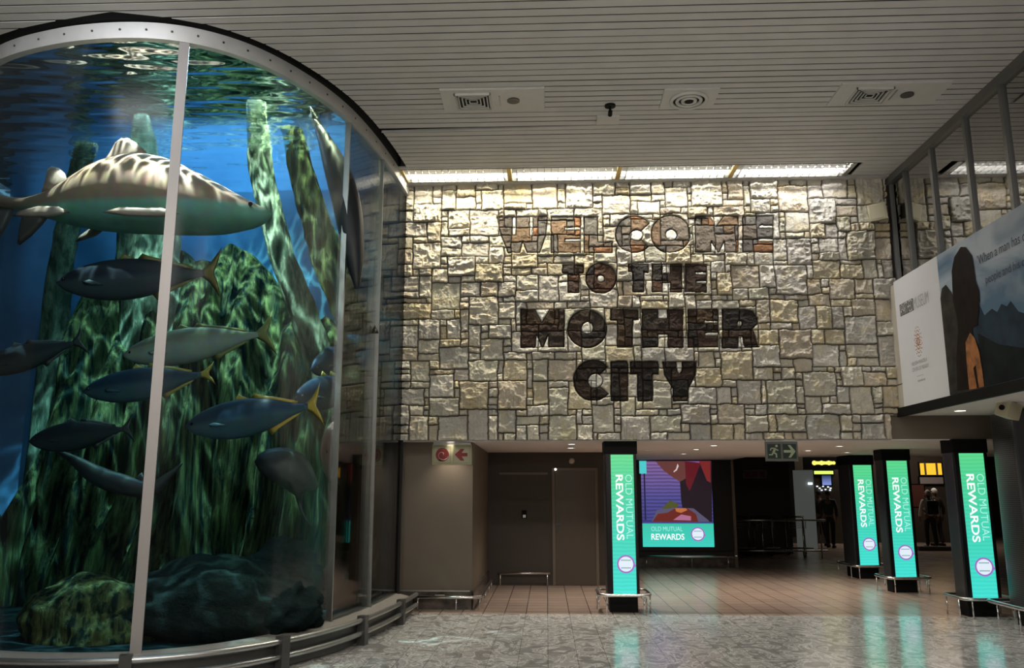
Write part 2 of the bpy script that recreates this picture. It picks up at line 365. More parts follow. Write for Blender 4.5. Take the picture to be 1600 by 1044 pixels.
for r0 in (0.205, 0.14, 0.075): g.tube([(1.72 + r0 * math.cos(a * PI / 16), 9.25 + r0 * math.sin(a * PI / 16), ZC - 0.035) for a in range(32)], 0.021, 8, closed=True)
g.build('ring', M['white'], t, smooth=True)
g = MB(); g.cyl((1.72, 9.25, ZC - 0.026), 0.19, 0.004, 32); g.cyl((1.72, 9.25, ZC - 0.05), 0.05, 0.03, 20); g.build('cone', M['void'], t)
t = world_thing('ceiling_camera', 'small dark camera hanging from the slatted ceiling on a stub bracket', 'security camera', (0.80, 9.4, ZC))
g = MB(); g.cyl((0.80, 9.4, ZC - 0.02), 0.065, 0.04, 20); g.build('base', M['black'], t)
MB().tube([(0.80, 9.4, ZC - 0.01), (0.80, 9.40, ZC - 0.09)], 0.014, 8).build('stem', M['black'], t)
MB().tube([(0.80, 9.37, ZC - 0.09), (0.80, 9.44, ZC - 0.11)], 0.026, 12).build('body', M['black'], t, smooth=40)
setp(MB().box(0.66, 0.94, 9.66, 9.88, ZC - 0.03, ZC - 0.0, b=0.004).build('access_plate', M['white']), 'blank white access plate in the ceiling behind the hanging camera', 'ceiling plate')
for p in HALL_L:
    t = world_thing('panel_light', 'square white ceiling panel light behind the viewer, ' + {-1.0: 'on the aquarium side', 3.4: 'on the billboard side', 1.2: 'rearmost of the three'}[p[0]], 'ceiling light', p, 'square panel lights over the hall')
    g = MB(); x, y, z = p
    g.box(x - .66, x + .66, y - .66, y - .6, z + .005, z + .09); g.box(x - .66, x + .66, y + .6, y + .66, z + .005, z + .09); g.box(x - .66, x - .6, y - .6, y + .6, z + .005, z + .09); g.box(x + .6, x + .66, y - .6, y + .6, z + .005, z + .09)
    g.box(x - .6, x + .6, y - .6, y + .6, z + .03, z + .09)
    g.build('frame', M['white'], t)

# ------------------------------------------------------------------ stone wall with the inscription
SX0, SX1, SZ0, SZ1 = -2.09, 5.06, ZS, 6.24
DX = 0.0072
NX = int((SX1 - SX0) / DX) + 1; NZ = int((SZ1 - SZ0) / DX) + 1
gx = SX0 + (SX1 - SX0) * np.arange(NX) / (NX - 1); gz = SZ0 + (SZ1 - SZ0) * np.arange(NZ) / (NZ - 1)
GX, GZ = np.meshgrid(gx, gz)
def vnoise(X, Z, s, seed):
    r = np.random.default_rng(seed); T = r.random((128, 128))
    x = X / s + 1000; z = Z / s + 1000; xi = np.floor(x).astype(int); zi = np.floor(z).astype(int); fx = x - xi; fz = z - zi
    fx = fx * fx * (3 - 2 * fx); fz = fz * fz * (3 - 2 * fz)
    a = T[zi % 128, xi % 128]; b = T[zi % 128, (xi + 1) % 128]; c = T[(zi + 1) % 128, xi % 128]; d = T[(zi + 1) % 128, (xi + 1) % 128]
    return (a * (1 - fx) + b * fx) * (1 - fz) + (c * (1 - fx) + d * fx) * fz
U = 0.105; CX = int(math.ceil((SX1 - SX0) / U)); CZ = int(math.ceil((SZ1 - SZ0) / U))
cell = -np.ones((CZ, CX), int); sid = 0; rects = []
def place(w, h, tries):
    global sid
    for _ in range(tries):
        i = rng.integers(0, CZ - h + 1); j = rng.integers(0, CX - w + 1)
        if (cell[i:i + h, j:j + w] < 0).all():
            cell[i:i + h, j:j + w] = sid; rects.append((i, j, h, w)); sid += 1
for w, h, t_ in ((4, 4, 30), (4, 3, 90), (3, 4, 60), (3, 3, 160), (4, 2, 160), (2, 3, 300), (3, 2, 1200), (2, 3, 600), (2, 2, 3000), (3, 2, 900), (3, 1, 1500), (1, 3, 400), (1, 2, 900), (2, 1, 3000)):
    place(w, h, t_)
for i in range(CZ):
    for j in range(CX):
        if cell[i, j] < 0:
            w = 1
            if j + 1 < CX and cell[i, j + 1] < 0 and rng.random() < 0.75: w = 2
            cell[i, j:j + w] = sid; rects.append((i, j, 1, w)); sid += 1
# wavering joint lines: shift whole columns/rows of the cell grid a little, then warp
jx = rng.uniform(-0.03, 0.03, CX + 1); jz = rng.uniform(-0.028, 0.028, CZ + 1); jx[0] = jx[-1] = jz[0] = jz[-1] = 0
WX = GX + 0.022 * (vnoise(GX, GZ, 0.16, 1) - 0.5) + 0.008 * (vnoise(GX, GZ, 0.045, 2) - 0.5)
WZ = GZ + 0.022 * (vnoise(GX, GZ, 0.16, 3) - 0.5) + 0.008 * (vnoise(GX, GZ, 0.045, 4) - 0.5)
bxl = SX0 + np.arange(CX + 1) * U + jx; bzl = SZ0 + np.arange(CZ + 1) * U + jz
cj = np.clip(np.searchsorted(bxl, WX) - 1, 0, CX - 1); ci = np.clip(np.searchsorted(bzl, WZ) - 1, 0, CZ - 1)
sidg = cell[ci, cj]
# inscription outlines in photo pixels, turned into wall metres with at()
def P(o, s, pts): return [(o[0] + a / s, o[1] + b / s) for a, b in pts]
A, B_, C3, C4 = (620, 260), (1000, 260), (620, 460), (1000, 460)
def rect(x0, y0, x1, y1): return [(x0, y0), (x1, y0), (x1, y1), (x0, y1)]
def circ(cx, cy, rx, ry=None, n=36): return [(cx + rx * math.cos(2 * PI * k / n), cy + (ry or rx) * math.sin(2 * PI * k / n)) for k in range(n)]
LET = [  # (letter, tone, origin, [solid outlines], [holes])
 ('W', 0, A, [[(625, 318), (940, 318), (930, 430), (893, 540), (812, 540), (785, 465), (768, 540), (695, 540), (650, 430)]], [rect(720, 310, 742, 430), rect(828, 310, 851, 435)]),
 ('E', 0, A, [rect(963, 318, 1146, 541)], [rect(1048, 380, 1150, 401), rect(1050, 455, 1150, 473)]),
 ('L', 0, A, [rect(1168, 318, 1255, 541), rect(1240, 475, 1346, 541)], []),
 ('C', 0, A, [circ(1482, 426, 118, 113)], [circ(1495, 432, 42, 34), [(1500, 425), (1622, 318), (1640, 430), (1622, 540), (1500, 436)]]),
 ('O', 0, B_, [circ(190, 425, 123, 116)], [circ(194, 430, 36)]),
 ('M', 0, B_, [rect(345, 312, 612, 537)], [[(430, 305), (527, 305), (474, 378)], [(443, 468), (488, 540), (443, 545)], [(527, 466), (527, 545), (492, 540)]]),
 ('E', 0, B_, [rect(640, 312, 831, 537)], [rect(745, 370, 840, 391), rect(738, 450, 840, 472)]),
 ('T', 1, A, [rect(1035, 616, 1166, 666), rect(1068, 660, 1138, 790)], []),
 ('O', 1, A, [circ(1275, 700, 96, 94)], [circ(1274, 702, 25, 22)]),
 ('T', 1, B_, [rect(-75, 613, 50, 662), rect(-45, 655, 22, 785)], []),
 ('H', 1, B_, [rect(75, 613, 260, 787)], [rect(139, 605, 190, 668), rect(139, 728, 190, 795)]),
 ('E', 1, B_, [rect(282, 612, 415, 787)], [rect(345, 661, 425, 680), rect(350, 716, 425, 733)]),
 ('M', 2, C3, [rect(774, 94, 1046, 332)], [[(858, 88), (957, 88), (906, 176)], [(872, 248), (905, 332), (862, 338)], [(945, 250), (948, 338), (915, 332)]]),
 ('O', 2, C3, [circ(1188, 215, 122, 118)], [circ(1190, 211, 37, 38)]),
 ('T', 2, C3, [rect(1335, 94, 1507, 162), rect(1378, 155, 1472, 332)], []),
 ('H', 2, C4, [rect(12, 94, 267, 332)], [rect(112, 85, 168, 152), rect(112, 250, 173, 340)]),
 ('E', 2, C4, [rect(300, 94, 487, 332)], [rect(400, 165, 495, 182), rect(405, 241, 495, 262)]),
 ('R', 2, C4, [[(515, 94), (650, 94), (705, 105), (735, 150), (733, 185), (700, 215), (722, 270), (745, 333), (515, 333)]], [circ(624, 182, 14, 18), [(614, 262), (640, 262), (655, 340), (614, 340)]]),
 ('C', 3, C3, [circ(1228, 538, 124, 127)], [circ(1240, 540, 46, 44), [(1235, 532), (1330, 440), (1380, 540), (1330, 630), (1235, 548)]]),
 ('I', 3, C3, [rect(1338, 420, 1442, 667)], []),
 ('T', 3, C4, [rect(-62, 420, 113, 498), rect(-15, 490, 78, 668)], []),
 ('Y', 3, C4, [[(143, 422), (352, 422), (345, 505), (302, 590), (300, 668), (206, 668), (204, 590), (155, 505)]], [[(228, 415), (263, 415), (260, 478), (246, 497), (232, 478)]]),
]
def inpoly(X, Z, poly):
    ins = np.zeros(X.shape, bool); n = len(poly)
    for i in range(n):
        x0, z0 = poly[i]; x1, z1 = poly[(i + 1) % n]
        if z0 == z1: continue
        c = ((z0 > Z) != (z1 > Z)) & (X < (x1 - x0) * (Z - z0) / (z1 - z0) + x0); ins ^= c
    return ins
letg = np.zeros(GX.shape, int); tone = np.zeros(GX.shape, int); hole = np.zeros(GX.shape, int)
LX = GX + 0.006 * (vnoise(GX, GZ, 0.07, 8) - 0.5); LZ = GZ + 0.006 * (vnoise(GX, GZ, 0.07, 9) - 0.5)
for li, (ch, tn, org, outl, holes) in enumerate(LET):
    conv = lambda pl: [(q.x, q.z) for q in (at(org[0] + a / 4, org[1] + b / 4, DW - 0.05) for a, b in pl)]
    solid = np.zeros(GX.shape, bool)
    for pl in outl: solid |= inpoly(LX, LZ, conv(pl))
    for hi, pl in enumerate(holes):
        hm = inpoly(LX, LZ, conv(pl)); solid &= ~hm
        wd = max(a for a, b in pl) - min(a for a, b in pl)
        bx = inpoly(LX, LZ, conv(rect(min(a for p_ in outl for a, b in p_), min(b for p_ in outl for a, b in p_), max(a for p_ in outl for a, b in p_), max(b for p_ in outl for a, b in p_))))
        if not (ch == 'C' and hi == 1): hole[hm & bx] = (li + 1) * 10 + hi + 1
    letg[solid] = li + 1; tone[solid] = tn
idg = sidg + 3000 * letg + 100000 * hole * (letg == 0)
# distance to the joints
edge = np.zeros(GX.shape, bool)
edge[:, 1:] |= idg[:, 1:] != idg[:, :-1]; edge[1:, :] |= idg[1:, :] != idg[:-1, :]
dist = np.where(edge, 0.0, 99.0)
for _ in range(9):
    for dx_, dz_, c_ in ((1, 0, 1), (-1, 0, 1), (0, 1, 1), (0, -1, 1), (1, 1, 1.41), (-1, 1, 1.41), (1, -1, 1.41), (-1, -1, 1.41)):
        sh = np.roll(np.roll(dist, dx_, 1), dz_, 0) + c_; dist = np.minimum(dist, sh)
uid, inv = np.unique(idg, return_inverse=True); inv = inv.reshape(idg.shape); NU = len(uid)
ph = rng.random((NU, 8))
near = (letg > 0) | (hole > 0)
prof = np.clip(dist / np.where(near, 2.2, 3.4), 0, 1); prof = 1 - (1 - prof) ** 2.2
def ridge(s, seed, amp=1.0):
    n_ = vnoise(GX * (0.8 + 0.5 * ph[inv, 5]) + ph[inv, 0] * 37, GZ * (0.8 + 0.5 * ph[inv, 6]) + ph[inv, 1] * 53, s, seed); return 1 - np.abs(2 * n_ - 1)
ang = ph[inv, 7] * 2 * PI
tilt = (np.cos(ang) * (GX % 0.4 - 0.2) + np.sin(ang) * (GZ % 0.4 - 0.2)) * 0.0
rough_amt = 0.5 + 1.15 * ph[inv, 2] ** 1.3
rz = 0.030 * ridge(0.14, 21) + 0.020 * ridge(0.07, 22) + 0.009 * ridge(0.033, 23) + 0.004 * ridge(0.017, 24)
Hh = prof * (0.016 + 0.022 * ph[inv, 3] + rough_amt * rz)
Hh = np.where(near, prof * (0.030 + 0.5 * rz), Hh)
Hh += prof * 0.006 * (vnoise(GX, GZ, 0.02, 31) - 0.5)
slit = (hole > 0) & (letg == 0)
pal = np.array([(0.50, 0.47, 0.39), (0.54, 0.50, 0.41), (0.52, 0.46, 0.33), (0.46, 0.44, 0.39), (0.45, 0.42, 0.37), (0.52, 0.49, 0.43), (0.49, 0.43, 0.34), (0.47, 0.45, 0.36)])
dk = [np.array([(0.15, 0.125, 0.10), (0.13, 0.115, 0.10), (0.17, 0.14, 0.115), (0.20, 0.135, 0.085), (0.12, 0.11, 0.10), (0.26, 0.13, 0.065), (0.15, 0.14, 0.12)]),
      np.array([(0.055, 0.045, 0.038), (0.075, 0.05, 0.038), (0.05, 0.046, 0.044), (0.10, 0.055, 0.035)]),
      np.array([(0.055, 0.042, 0.033), (0.07, 0.048, 0.034), (0.045, 0.038, 0.033), (0.09, 0.058, 0.034), (0.07, 0.042, 0.032)]),
      np.array([(0.04, 0.033, 0.027), (0.05, 0.037, 0.028), (0.035, 0.031, 0.027), (0.07, 0.043, 0.03)])]
ucol = np.zeros((NU, 3)); first = np.zeros(NU, int); first[inv.ravel()[::-1]] = np.arange(idg.size)[::-1]
lf = letg.ravel()[first]; tf = tone.ravel()[first]; hf = (hole.ravel()[first] > 0)
for q in range(NU):
    if lf[q] > 0: c = dk[tf[q]][int(ph[q, 4] * len(dk[tf[q]])) % len(dk[tf[q]])] * (0.8 + 0.4 * ph[q, 5]) * (0.85, 0.7, 0.62, 0.5)[tf[q]]
    elif hf[q]: c = np.array((0.66, 0.64, 0.58))
    else: c = pal[int(ph[q, 4] ** 1.1 * len(pal)) % len(pal)] * (0.86 + 0.26 * ph[q, 5])
    ucol[q] = c
colg = ucol[inv]
st = vnoise(GX, GZ, 0.09, 41); st2 = vnoise(GX, GZ, 0.022, 42)
colg = colg * (0.86 + 0.2 * st + 0.14 * st2)[..., None]
yel = np.clip((vnoise(GX, GZ, 0.12, 43) - 0.62) * 4, 0, 1) * (letg == 0) * 0.35
colg = colg * (1 - yel[..., None]) + colg * np.array((1.12, 0.98, 0.62)) * yel[..., None]
mor = np.clip(1 - dist / np.where(near, 1.1, 1.6), 0, 1)[..., None]
colg = colg * (1 - mor) + np.array((0.022, 0.018, 0.014)) * mor
colg = np.clip(colg, 0, 1)
def stone_mat():
    m = bpy.data.materials.new('split face stone'); m.use_nodes = True; nt = m.node_tree; b = nt.nodes['Principled BSDF']; b.inputs['Roughness'].default_value = 0.85; b.inputs['Specular IOR Level'].default_value = 0.25
    at_ = nt.nodes.new('ShaderNodeVertexColor'); at_.layer_name = 'Col'; nt.links.new(at_.outputs['Color'], b.inputs['Base Color'])
    tc = nt.nodes.new('ShaderNodeTexCoord'); n = nt.nodes.new('ShaderNodeTexNoise'); n.inputs['Scale'].default_value = 55; n.inputs['Detail'].default_value = 6
    bu = nt.nodes.new('ShaderNodeBump'); bu.inputs['Strength'].default_value = 0.5; bu.inputs['Distance'].default_value = 0.008
    nt.links.new(tc.outputs['Object'], n.inputs['Vector']); nt.links.new(n.outputs['Fac'], bu.inputs['Height']); nt.links.new(bu.outputs['Normal'], b.inputs['Normal'])
    return m
M['stone'] = stone_mat()
co = np.stack([GX, DW - 0.005 - Hh, GZ], -1).reshape(-1, 3)
ii, jj = np.meshgrid(np.arange(NZ - 1), np.arange(NX - 1), indexing='ij')
quad = np.stack([ii * NX + jj, ii * NX + jj + 1, (ii + 1) * NX + jj + 1, (ii + 1) * NX + jj], -1).reshape(-1, 4)
fl = letg[:-1, :-1].ravel()
keep = ~((GX[:-1, :-1].ravel() > 4.83) & (GZ[:-1, :-1].ravel() < 2.72))
def submesh(name, mask, parent=None):
    q = quad[mask]; vi, iv = np.unique(q, return_inverse=True); iv = iv.ravel().astype(np.int32)
    me = bpy.data.meshes.new(name); me.vertices.add(len(vi)); me.vertices.foreach_set('co', co[vi].ravel().astype(np.float32))
    me.loops.add(len(iv)); me.loops.foreach_set('vertex_index', iv)
    me.polygons.add(len(q)); me.polygons.foreach_set('loop_start', np.arange(len(q), dtype=np.int32) * 4)
    me.update(calc_edges=True)
    ca = me.color_attributes.new('Col', 'FLOAT_COLOR', 'POINT')
    cc = np.concatenate([colg.reshape(-1, 3)[vi], np.ones((len(vi), 1))], 1); ca.data.foreach_set('color', cc.ravel().astype(np.float32))
    me.polygons.foreach_set('use_smooth', np.ones(len(q), bool)); me.materials.append(M['stone']); me.update()
    o = bpy.data.objects.new(name, me); COL.objects.link(o)
    if parent: o.parent = parent
    return o
wallb = setp(submesh('wall_back', (fl == 0) & keep), kind='structure')
words = ['WELCOME', 'TO THE', 'MOTHER', 'CITY']
for li, L_ in enumerate(LET):
    o = submesh('stone_letter', (fl == li + 1), wallb)
    o['label'] = 'dark stone letter %s of %s' % (L_[0], words[L_[1]])
# solid wall behind the facing
setp(MB().box(-2.3, 5.3, 12.0, 12.3, ZS + 0.02, 6.6).build('wall_back', M['browndark']), kind='structure')
setp(MB().box(4.83, 9.5, 11.99, 12.3, ZS, 2.78).build('wall_back', M['brown']), kind='structure')

# ------------------------------------------------------------------ low soffit and the rooms under it
mb = MB(); mb.box(-2.35, 4.23, 12.0, 19.5, ZS, ZS + 0.02); mb.box(4.23, 14, 12.0, 18.0, ZS, ZS + 0.02)
setp(mb.build('ceiling', M['soffit']), kind='structure')
setp(MB().box(-2.35, 14, 12.0, 12.03, ZS - 0.015, ZS + 0.02).build('trim_2', M['soffit']), kind='structure')
setp(MB().box(4.23, 22, 18.0, 34, 4.0, 4.1).build('ceiling', M['void']), kind='structure')
setp(MB().box(4.23, 14, 18.0, 18.05, ZS, 4.0).build('wall_far', M['void']), kind='structure')
# brown block beside the aquarium and the alcove with the door
setp(MB().box(-2.6, -1.09, 12.47, 15.7, 0, ZS, b=0.01).build('wall_left', M['brown']), kind='structure')
mb = MB(); mb.box(-2.2, -1.075, 12.43, 12.47, 0, 0.25); mb.box(-1.09, -1.06, 12.43, 15.7, 0, 0.25)
sk = mat('dark marble skirting', (0.09, 0.075, 0.065), 0.25, noise=0.6, nscale=7); M['skirt'] = sk
setp(mb.build('baseboard_left', sk), kind='structure')
setp(MB().box(-2.2, -1.12, 12.425, 12.47, 0.25, 0.265).build('trim_3', M['alu']), kind='structure')
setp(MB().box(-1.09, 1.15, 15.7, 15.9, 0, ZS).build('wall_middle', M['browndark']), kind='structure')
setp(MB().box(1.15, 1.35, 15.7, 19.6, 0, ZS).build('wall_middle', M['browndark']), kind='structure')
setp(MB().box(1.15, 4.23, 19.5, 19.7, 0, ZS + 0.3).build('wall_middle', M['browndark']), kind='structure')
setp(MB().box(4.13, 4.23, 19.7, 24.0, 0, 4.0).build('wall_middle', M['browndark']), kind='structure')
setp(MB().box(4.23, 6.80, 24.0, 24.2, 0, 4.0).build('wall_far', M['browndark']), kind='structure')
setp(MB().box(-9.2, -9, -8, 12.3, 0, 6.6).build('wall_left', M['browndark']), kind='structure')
setp(MB().box(-9, 14, -8.2, -8, 0, 6.6).build('wall_front', M['beige']), kind='structure')
setp(MB().box(14, 14.2, -8, 18, 0, 6.6).build('wall_right', M['browndark']), kind='structure')
setp(MB().box(4.2, 22, 33, 33.2, 0, 4.0).build('wall_far', M['browndark']), kind='structure')
setp(MB().box(21.8, 22, 18, 33, 0, 4.0).build('wall_far', M['browndark']), kind='structure')
mb = MB(); mb.box(0.10, 0.15, 15.66, 15.7, 0, 2.10); mb.box(0.89, 0.94, 15.66, 15.7, 0, 2.10); mb.box(0.15, 0.89, 15.66, 15.7, 2.05, 2.10)
setp(mb.build('trim_4', M['brown']), kind='structure')
dr = setp(MB().box(0.152, 0.888, 15.665, 15.70, 0.005, 2.048, b=0.003).build('door_1', M['door']), kind='structure')
g = MB(); g.box(0.165, 0.20, 15.65, 15.665, 0.92, 1.16, b=0.003); g.tube([(0.182, 15.652, 1.08), (0.182, 15.60, 1.08), (0.28, 15.60, 1.08)], 0.009, 8)
g.build('door_handle', M['bumper'], dr, smooth=40)
setp(MB().cyl((0, 0, 0), 0.02, 0.012, 16).build('door_light', emat('indicator glow', (1, 0.95, 0.85), 4), loc=(0.165, 15.655, 2.075)), 'tiny white indicator lamp glowing at the top of the door frame', 'indicator lamp')
bpy.data.objects['door_light'].rotation_euler = (PI / 2, 0, 0)
t = world_thing('intercom', 'small dark wall intercom box on the alcove wall left of the door', 'intercom', (-0.42, 15.68, 1.25))
MB().box(-0.46, -0.37, 15.64, 15.7, 1.19, 1.33, b=0.006).build('case', M['black'], t); MB().box(-0.44, -0.39, 15.632, 15.64, 1.2, 1.25).build('button_panel', M['alu'], t)
o = setp(MB().cyl((0, 0, 0), 0.055, 0.03, 20, r2=0.04).build('smoke_sensor', M['beige'], smooth=40, loc=(0.47, 15.7, 2.23)), 'small round sensor on the alcove wall above the door', 'sensor'); o.rotation_euler = (PI / 2, 0, 0)
setp(MB().box(-0.88, 0.02, 15.68, 15.7, 1.98, 2.02).build('trim_5', M['brown']), kind='structure')

def rail(name, label, pts, z, posts, r=0.022, group=None, pr=0.012, cat='bumper rail'):
    t = world_thing(name, label, cat, (pts[0][0], pts[0][1], 0), group)
    MB().tube([(x, y, z) for x, y in pts], r, 12).build('rail_bar', M['chrome'], t, smooth=True)
    for x, y in posts: MB().tube([(x, y, 0), (x, y, z - 0.01)], pr, 8).build('post', M['chrome'], t, smooth=True)
    return t
rail('bumper_rail', 'stainless bumper rail along the brown block wall beside the aquarium', [(-1.98, 12.30), (-1.09, 12.30), (-0.985, 12.34), (-0.95, 12.45), (-0.95, 14.6)], 0.185, [(-1.30, 12.30), (-0.97, 12.40), (-0.95, 13.2), (-0.95, 14.0), (-0.95, 14.6), (-1.85, 12.30)], 0.024)
rail('bumper_rail', 'stainless bumper rail on the alcove wall left of the door', [(-0.9, 15.55), (0.05, 15.55)], 0.22, [(-0.85, 15.55), (0.0, 15.55)])
rail('bumper_rail', 'stainless bumper rail under the large wall screen', [(1.75, 19.2), (4.12, 19.2), (4.2, 19.28)], 0.25, [(2.2, 19.2), (3.2, 19.2), (4.0, 19.2)], 0.028)
setp(MB().box(1.35, 4.22, 19.46, 19.5, 0, 0.2).build('baseboard_middle', sk), kind='structure')
g = MB(); g.box(-1.62, -1.48, 12.40, 12.43, 0.155, 0.205, b=0.004)
setp(g.build('socket_plate', M['ivory']), 'small pale socket plate on the marble skirting behind the rail', 'socket')

# ------------------------------------------------------------------ text and sign helpers
def text_mb(txt, bold=0.0, spacing=1.0):
    cu = bpy.data.curves.new('t', 'FONT'); cu.body = txt; cu.offset = bold; cu.space_character = spacing; cu.resolution_u = 4
    ob = bpy.data.objects.new('t', cu); COL.objects.link(ob); dg = bpy.context.evaluated_depsgraph_get(); dg.update()
    me = bpy.data.meshes.new_from_object(ob.evaluated_get(dg)); bpy.data.objects.remove(ob)
    vs = [v.co.copy() for v in me.vertices]; fs = [tuple(p.vertices) for p in me.polygons]
    bpy.data.meshes.remove(me); bpy.data.curves.remove(cu); return vs, fs
_tc = {}
def fit_text(name, txt, o, xd, yd, w, h, m, parent, bold=0.0, t=0.002, spacing=1.0, lift=0.002):
    "text filling the w x h box whose lower left corner is o, along unit vectors xd, yd"
    key = (txt, bold, spacing)
    if key not in _tc: _tc[key] = text_mb(txt, bold, spacing)
    vs, fs = _tc[key]; x0 = min(v.x for v in vs); x1 = max(v.x for v in vs); y0 = min(v.y for v in vs); y1 = max(v.y for v in vs)
    xd = Vector(xd); yd = Vector(yd); n = xd.cross(yd).normalized(); o = Vector(o) + n * lift
    V = [o + xd * ((v.x - x0) / (x1 - x0) * w) + yd * ((v.y - y0) / (y1 - y0) * h) + n * t for v in vs]
    mb = MB(); mb.add(V, fs); ob = mb.build(name, m, parent); 
    return ob
X_, Z_ = Vector((1, 0, 0)), Vector((0, 0, 1))

def grad(name, stops, axis=2, z0=0.0, z1=1.0, strength=1.0, stripes=0.0, sc=40):
    m = bpy.data.materials.new(name); m.use_nodes = True; nt = m.node_tree; b = nt.nodes['Principled BSDF']
    b.inputs['Base Color'].default_value = (0.01, 0.01, 0.01, 1); b.inputs['Roughness'].default_value = 0.3
    tc = nt.nodes.new('ShaderNodeTexCoord'); sp = nt.nodes.new('ShaderNodeSeparateXYZ'); mr = nt.nodes.new('ShaderNodeMapRange')
    mr.inputs[1].default_value = z0; mr.inputs[2].default_value = z1; r = nt.nodes.new('ShaderNodeValToRGB'); E = r.color_ramp.elements
    while len(E) > 1: E.remove(E[-1])
    E[0].position = stops[0][0]; E[0].color = (*stops[0][1], 1)
    for p, c in stops[1:]:
        e = E.new(p); e.color = (*c, 1)
    L = nt.links; L.new(tc.outputs['Object'], sp.inputs[0]); L.new(sp.outputs[axis], mr.inputs[0]); L.new(mr.outputs[0], r.inputs[0])
    L.new(r.outputs[0], b.inputs['Emission Color']); b.inputs['Emission Strength'].default_value = strength
    if stripes:
        wv = nt.nodes.new('ShaderNodeTexWave'); wv.bands_direction = 'Z'; wv.inputs['Scale'].default_value = sc; wv.inputs['Distortion'].default_value = 1.5
        mx = nt.nodes.new('ShaderNodeMix'); mx.data_type = 'RGBA'; mx.blend_type = 'MULTIPLY'; mx.inputs[0].default_value = stripes
        L.new(tc.outputs['Object'], wv.inputs['Vector']); L.new(r.outputs[0], mx.inputs[6]); L.new(wv.outputs['Color'], mx.inputs[7]); L.new(mx.outputs[2], b.inputs['Emission Color'])
    return m
TEAL = [(0.0, (0.06, 0.80, 0.70)), (0.45, (0.06, 0.70, 0.50)), (0.8, (0.08, 0.68, 0.33)), (1.0, (0.12, 0.72, 0.28))]
M['led'] = grad('column screen picture', TEAL, 2, 0.24, 2.19, 1.0, 0.12, 6)
M['banner'] = grad('banner picture', [(0, (0.05, 0.72, 0.60)), (1, (0.05, 0.62, 0.45))], 2, 0.47, 0.97, 0.95, 0.15, 9)
M['ink_w'] = emat('white screen text', (0.95, 1.0, 1.0), 1.0); M['ink_c'] = emat('pale screen text', (0.45, 0.95, 0.85), 0.95)
M['ink_p'] = emat('purple ring', (0.38, 0.16, 0.62), 0.9); M['ink_g'] = emat('grey green marks', (0.12, 0.35, 0.35), 0.8); M['ink_l'] = emat('logo disc', (0.80, 0.90, 1.0), 0.95)
def perforated():
    m = mat('perforated cladding', (0.05, 0.052, 0.058), 0.35, 0.6); nt = m.node_tree; b = nt.nodes['Principled BSDF']
    tc = nt.nodes.new('ShaderNodeTexCoord'); vo = nt.nodes.new('ShaderNodeTexVoronoi'); vo.inputs['Randomness'].default_value = 0; vo.inputs['Scale'].default_value = 38
    r = nt.nodes.new('ShaderNodeValToRGB'); r.color_ramp.elements[0].position = 0.28; r.color_ramp.elements[0].color = (0.004, 0.004, 0.004, 1); r.color_ramp.elements[1].position = 0.34; r.color_ramp.elements[1].color = (0.085, 0.087, 0.093, 1)
    nt.links.new(tc.outputs['Object'], vo.inputs['Vector']); nt.links.new(vo.outputs['Distance'], r.inputs[0]); nt.links.new(r.outputs[0], b.inputs['Base Color'])
    return m
M['perf'] = perforated()
def roundrect(x0, x1, y0, y1, r, n=5):
    out = []
    for cx, cy, a0 in ((x1 - r, y0 + r, -90), (x1 - r, y1 - r, 0), (x0 + r, y1 - r, 90), (x0 + r, y0 + r, 180)):
        for k in range(n + 1):
            a = math.radians(a0 + 90 * k / n); out.append((cx + r * math.cos(a), cy + r * math.sin(a)))
    return out
def logo(cx, y, cz, r, parent):
    g = MB(); ring = circle(0, 0, r, 36); 
    # ring as an annulus with a small gap knob
    V = []; Fs = []; n = 40
    for k in range(n):
        a = 2 * PI * k / n
        for rr in (r, r * 0.82):
            V += [(cx + rr * math.cos(a), y - 0.003, cz + rr * math.sin(a)), (cx + rr * math.cos(a), y, cz + rr * math.sin(a))]
    for k in range(n):
        b = k * 4; c = ((k + 1) % n) * 4
        Fs += [(b, c, c + 2, b + 2), (b, b + 1, c + 1, c), (b + 2, c + 2, c + 3, b + 3)]
    g.add(V, Fs); g.poly(circle(0.98 * r, -0.15 * r, r * 0.16, 12), (cx, y, cz), X_, Z_, 0.003)
    lg = g.build('logo', M['ink_p'], parent)
    MB().poly(circle(0, 0, r * 0.82, 32), (cx, y, cz), X_, Z_, 0.002).build('logo_disc', M['ink_l'], lg)
    g = MB()
    for sgn in (1, -1):
        for q in range(7):
            xx = (q - 3) * r * 0.16; g.poly([(xx - r * .06, sgn * r * .42 - r * .05), (xx + r * .06, sgn * r * .42 - r * .05), (xx + r * .06, sgn * r * .42 + r * .06), (xx - r * .06, sgn * r * .42 + r * .06)], (cx, y - 0.002, cz), X_, Z_, 0.002)
    g.build('logo_mark', M['ink_g'], lg)
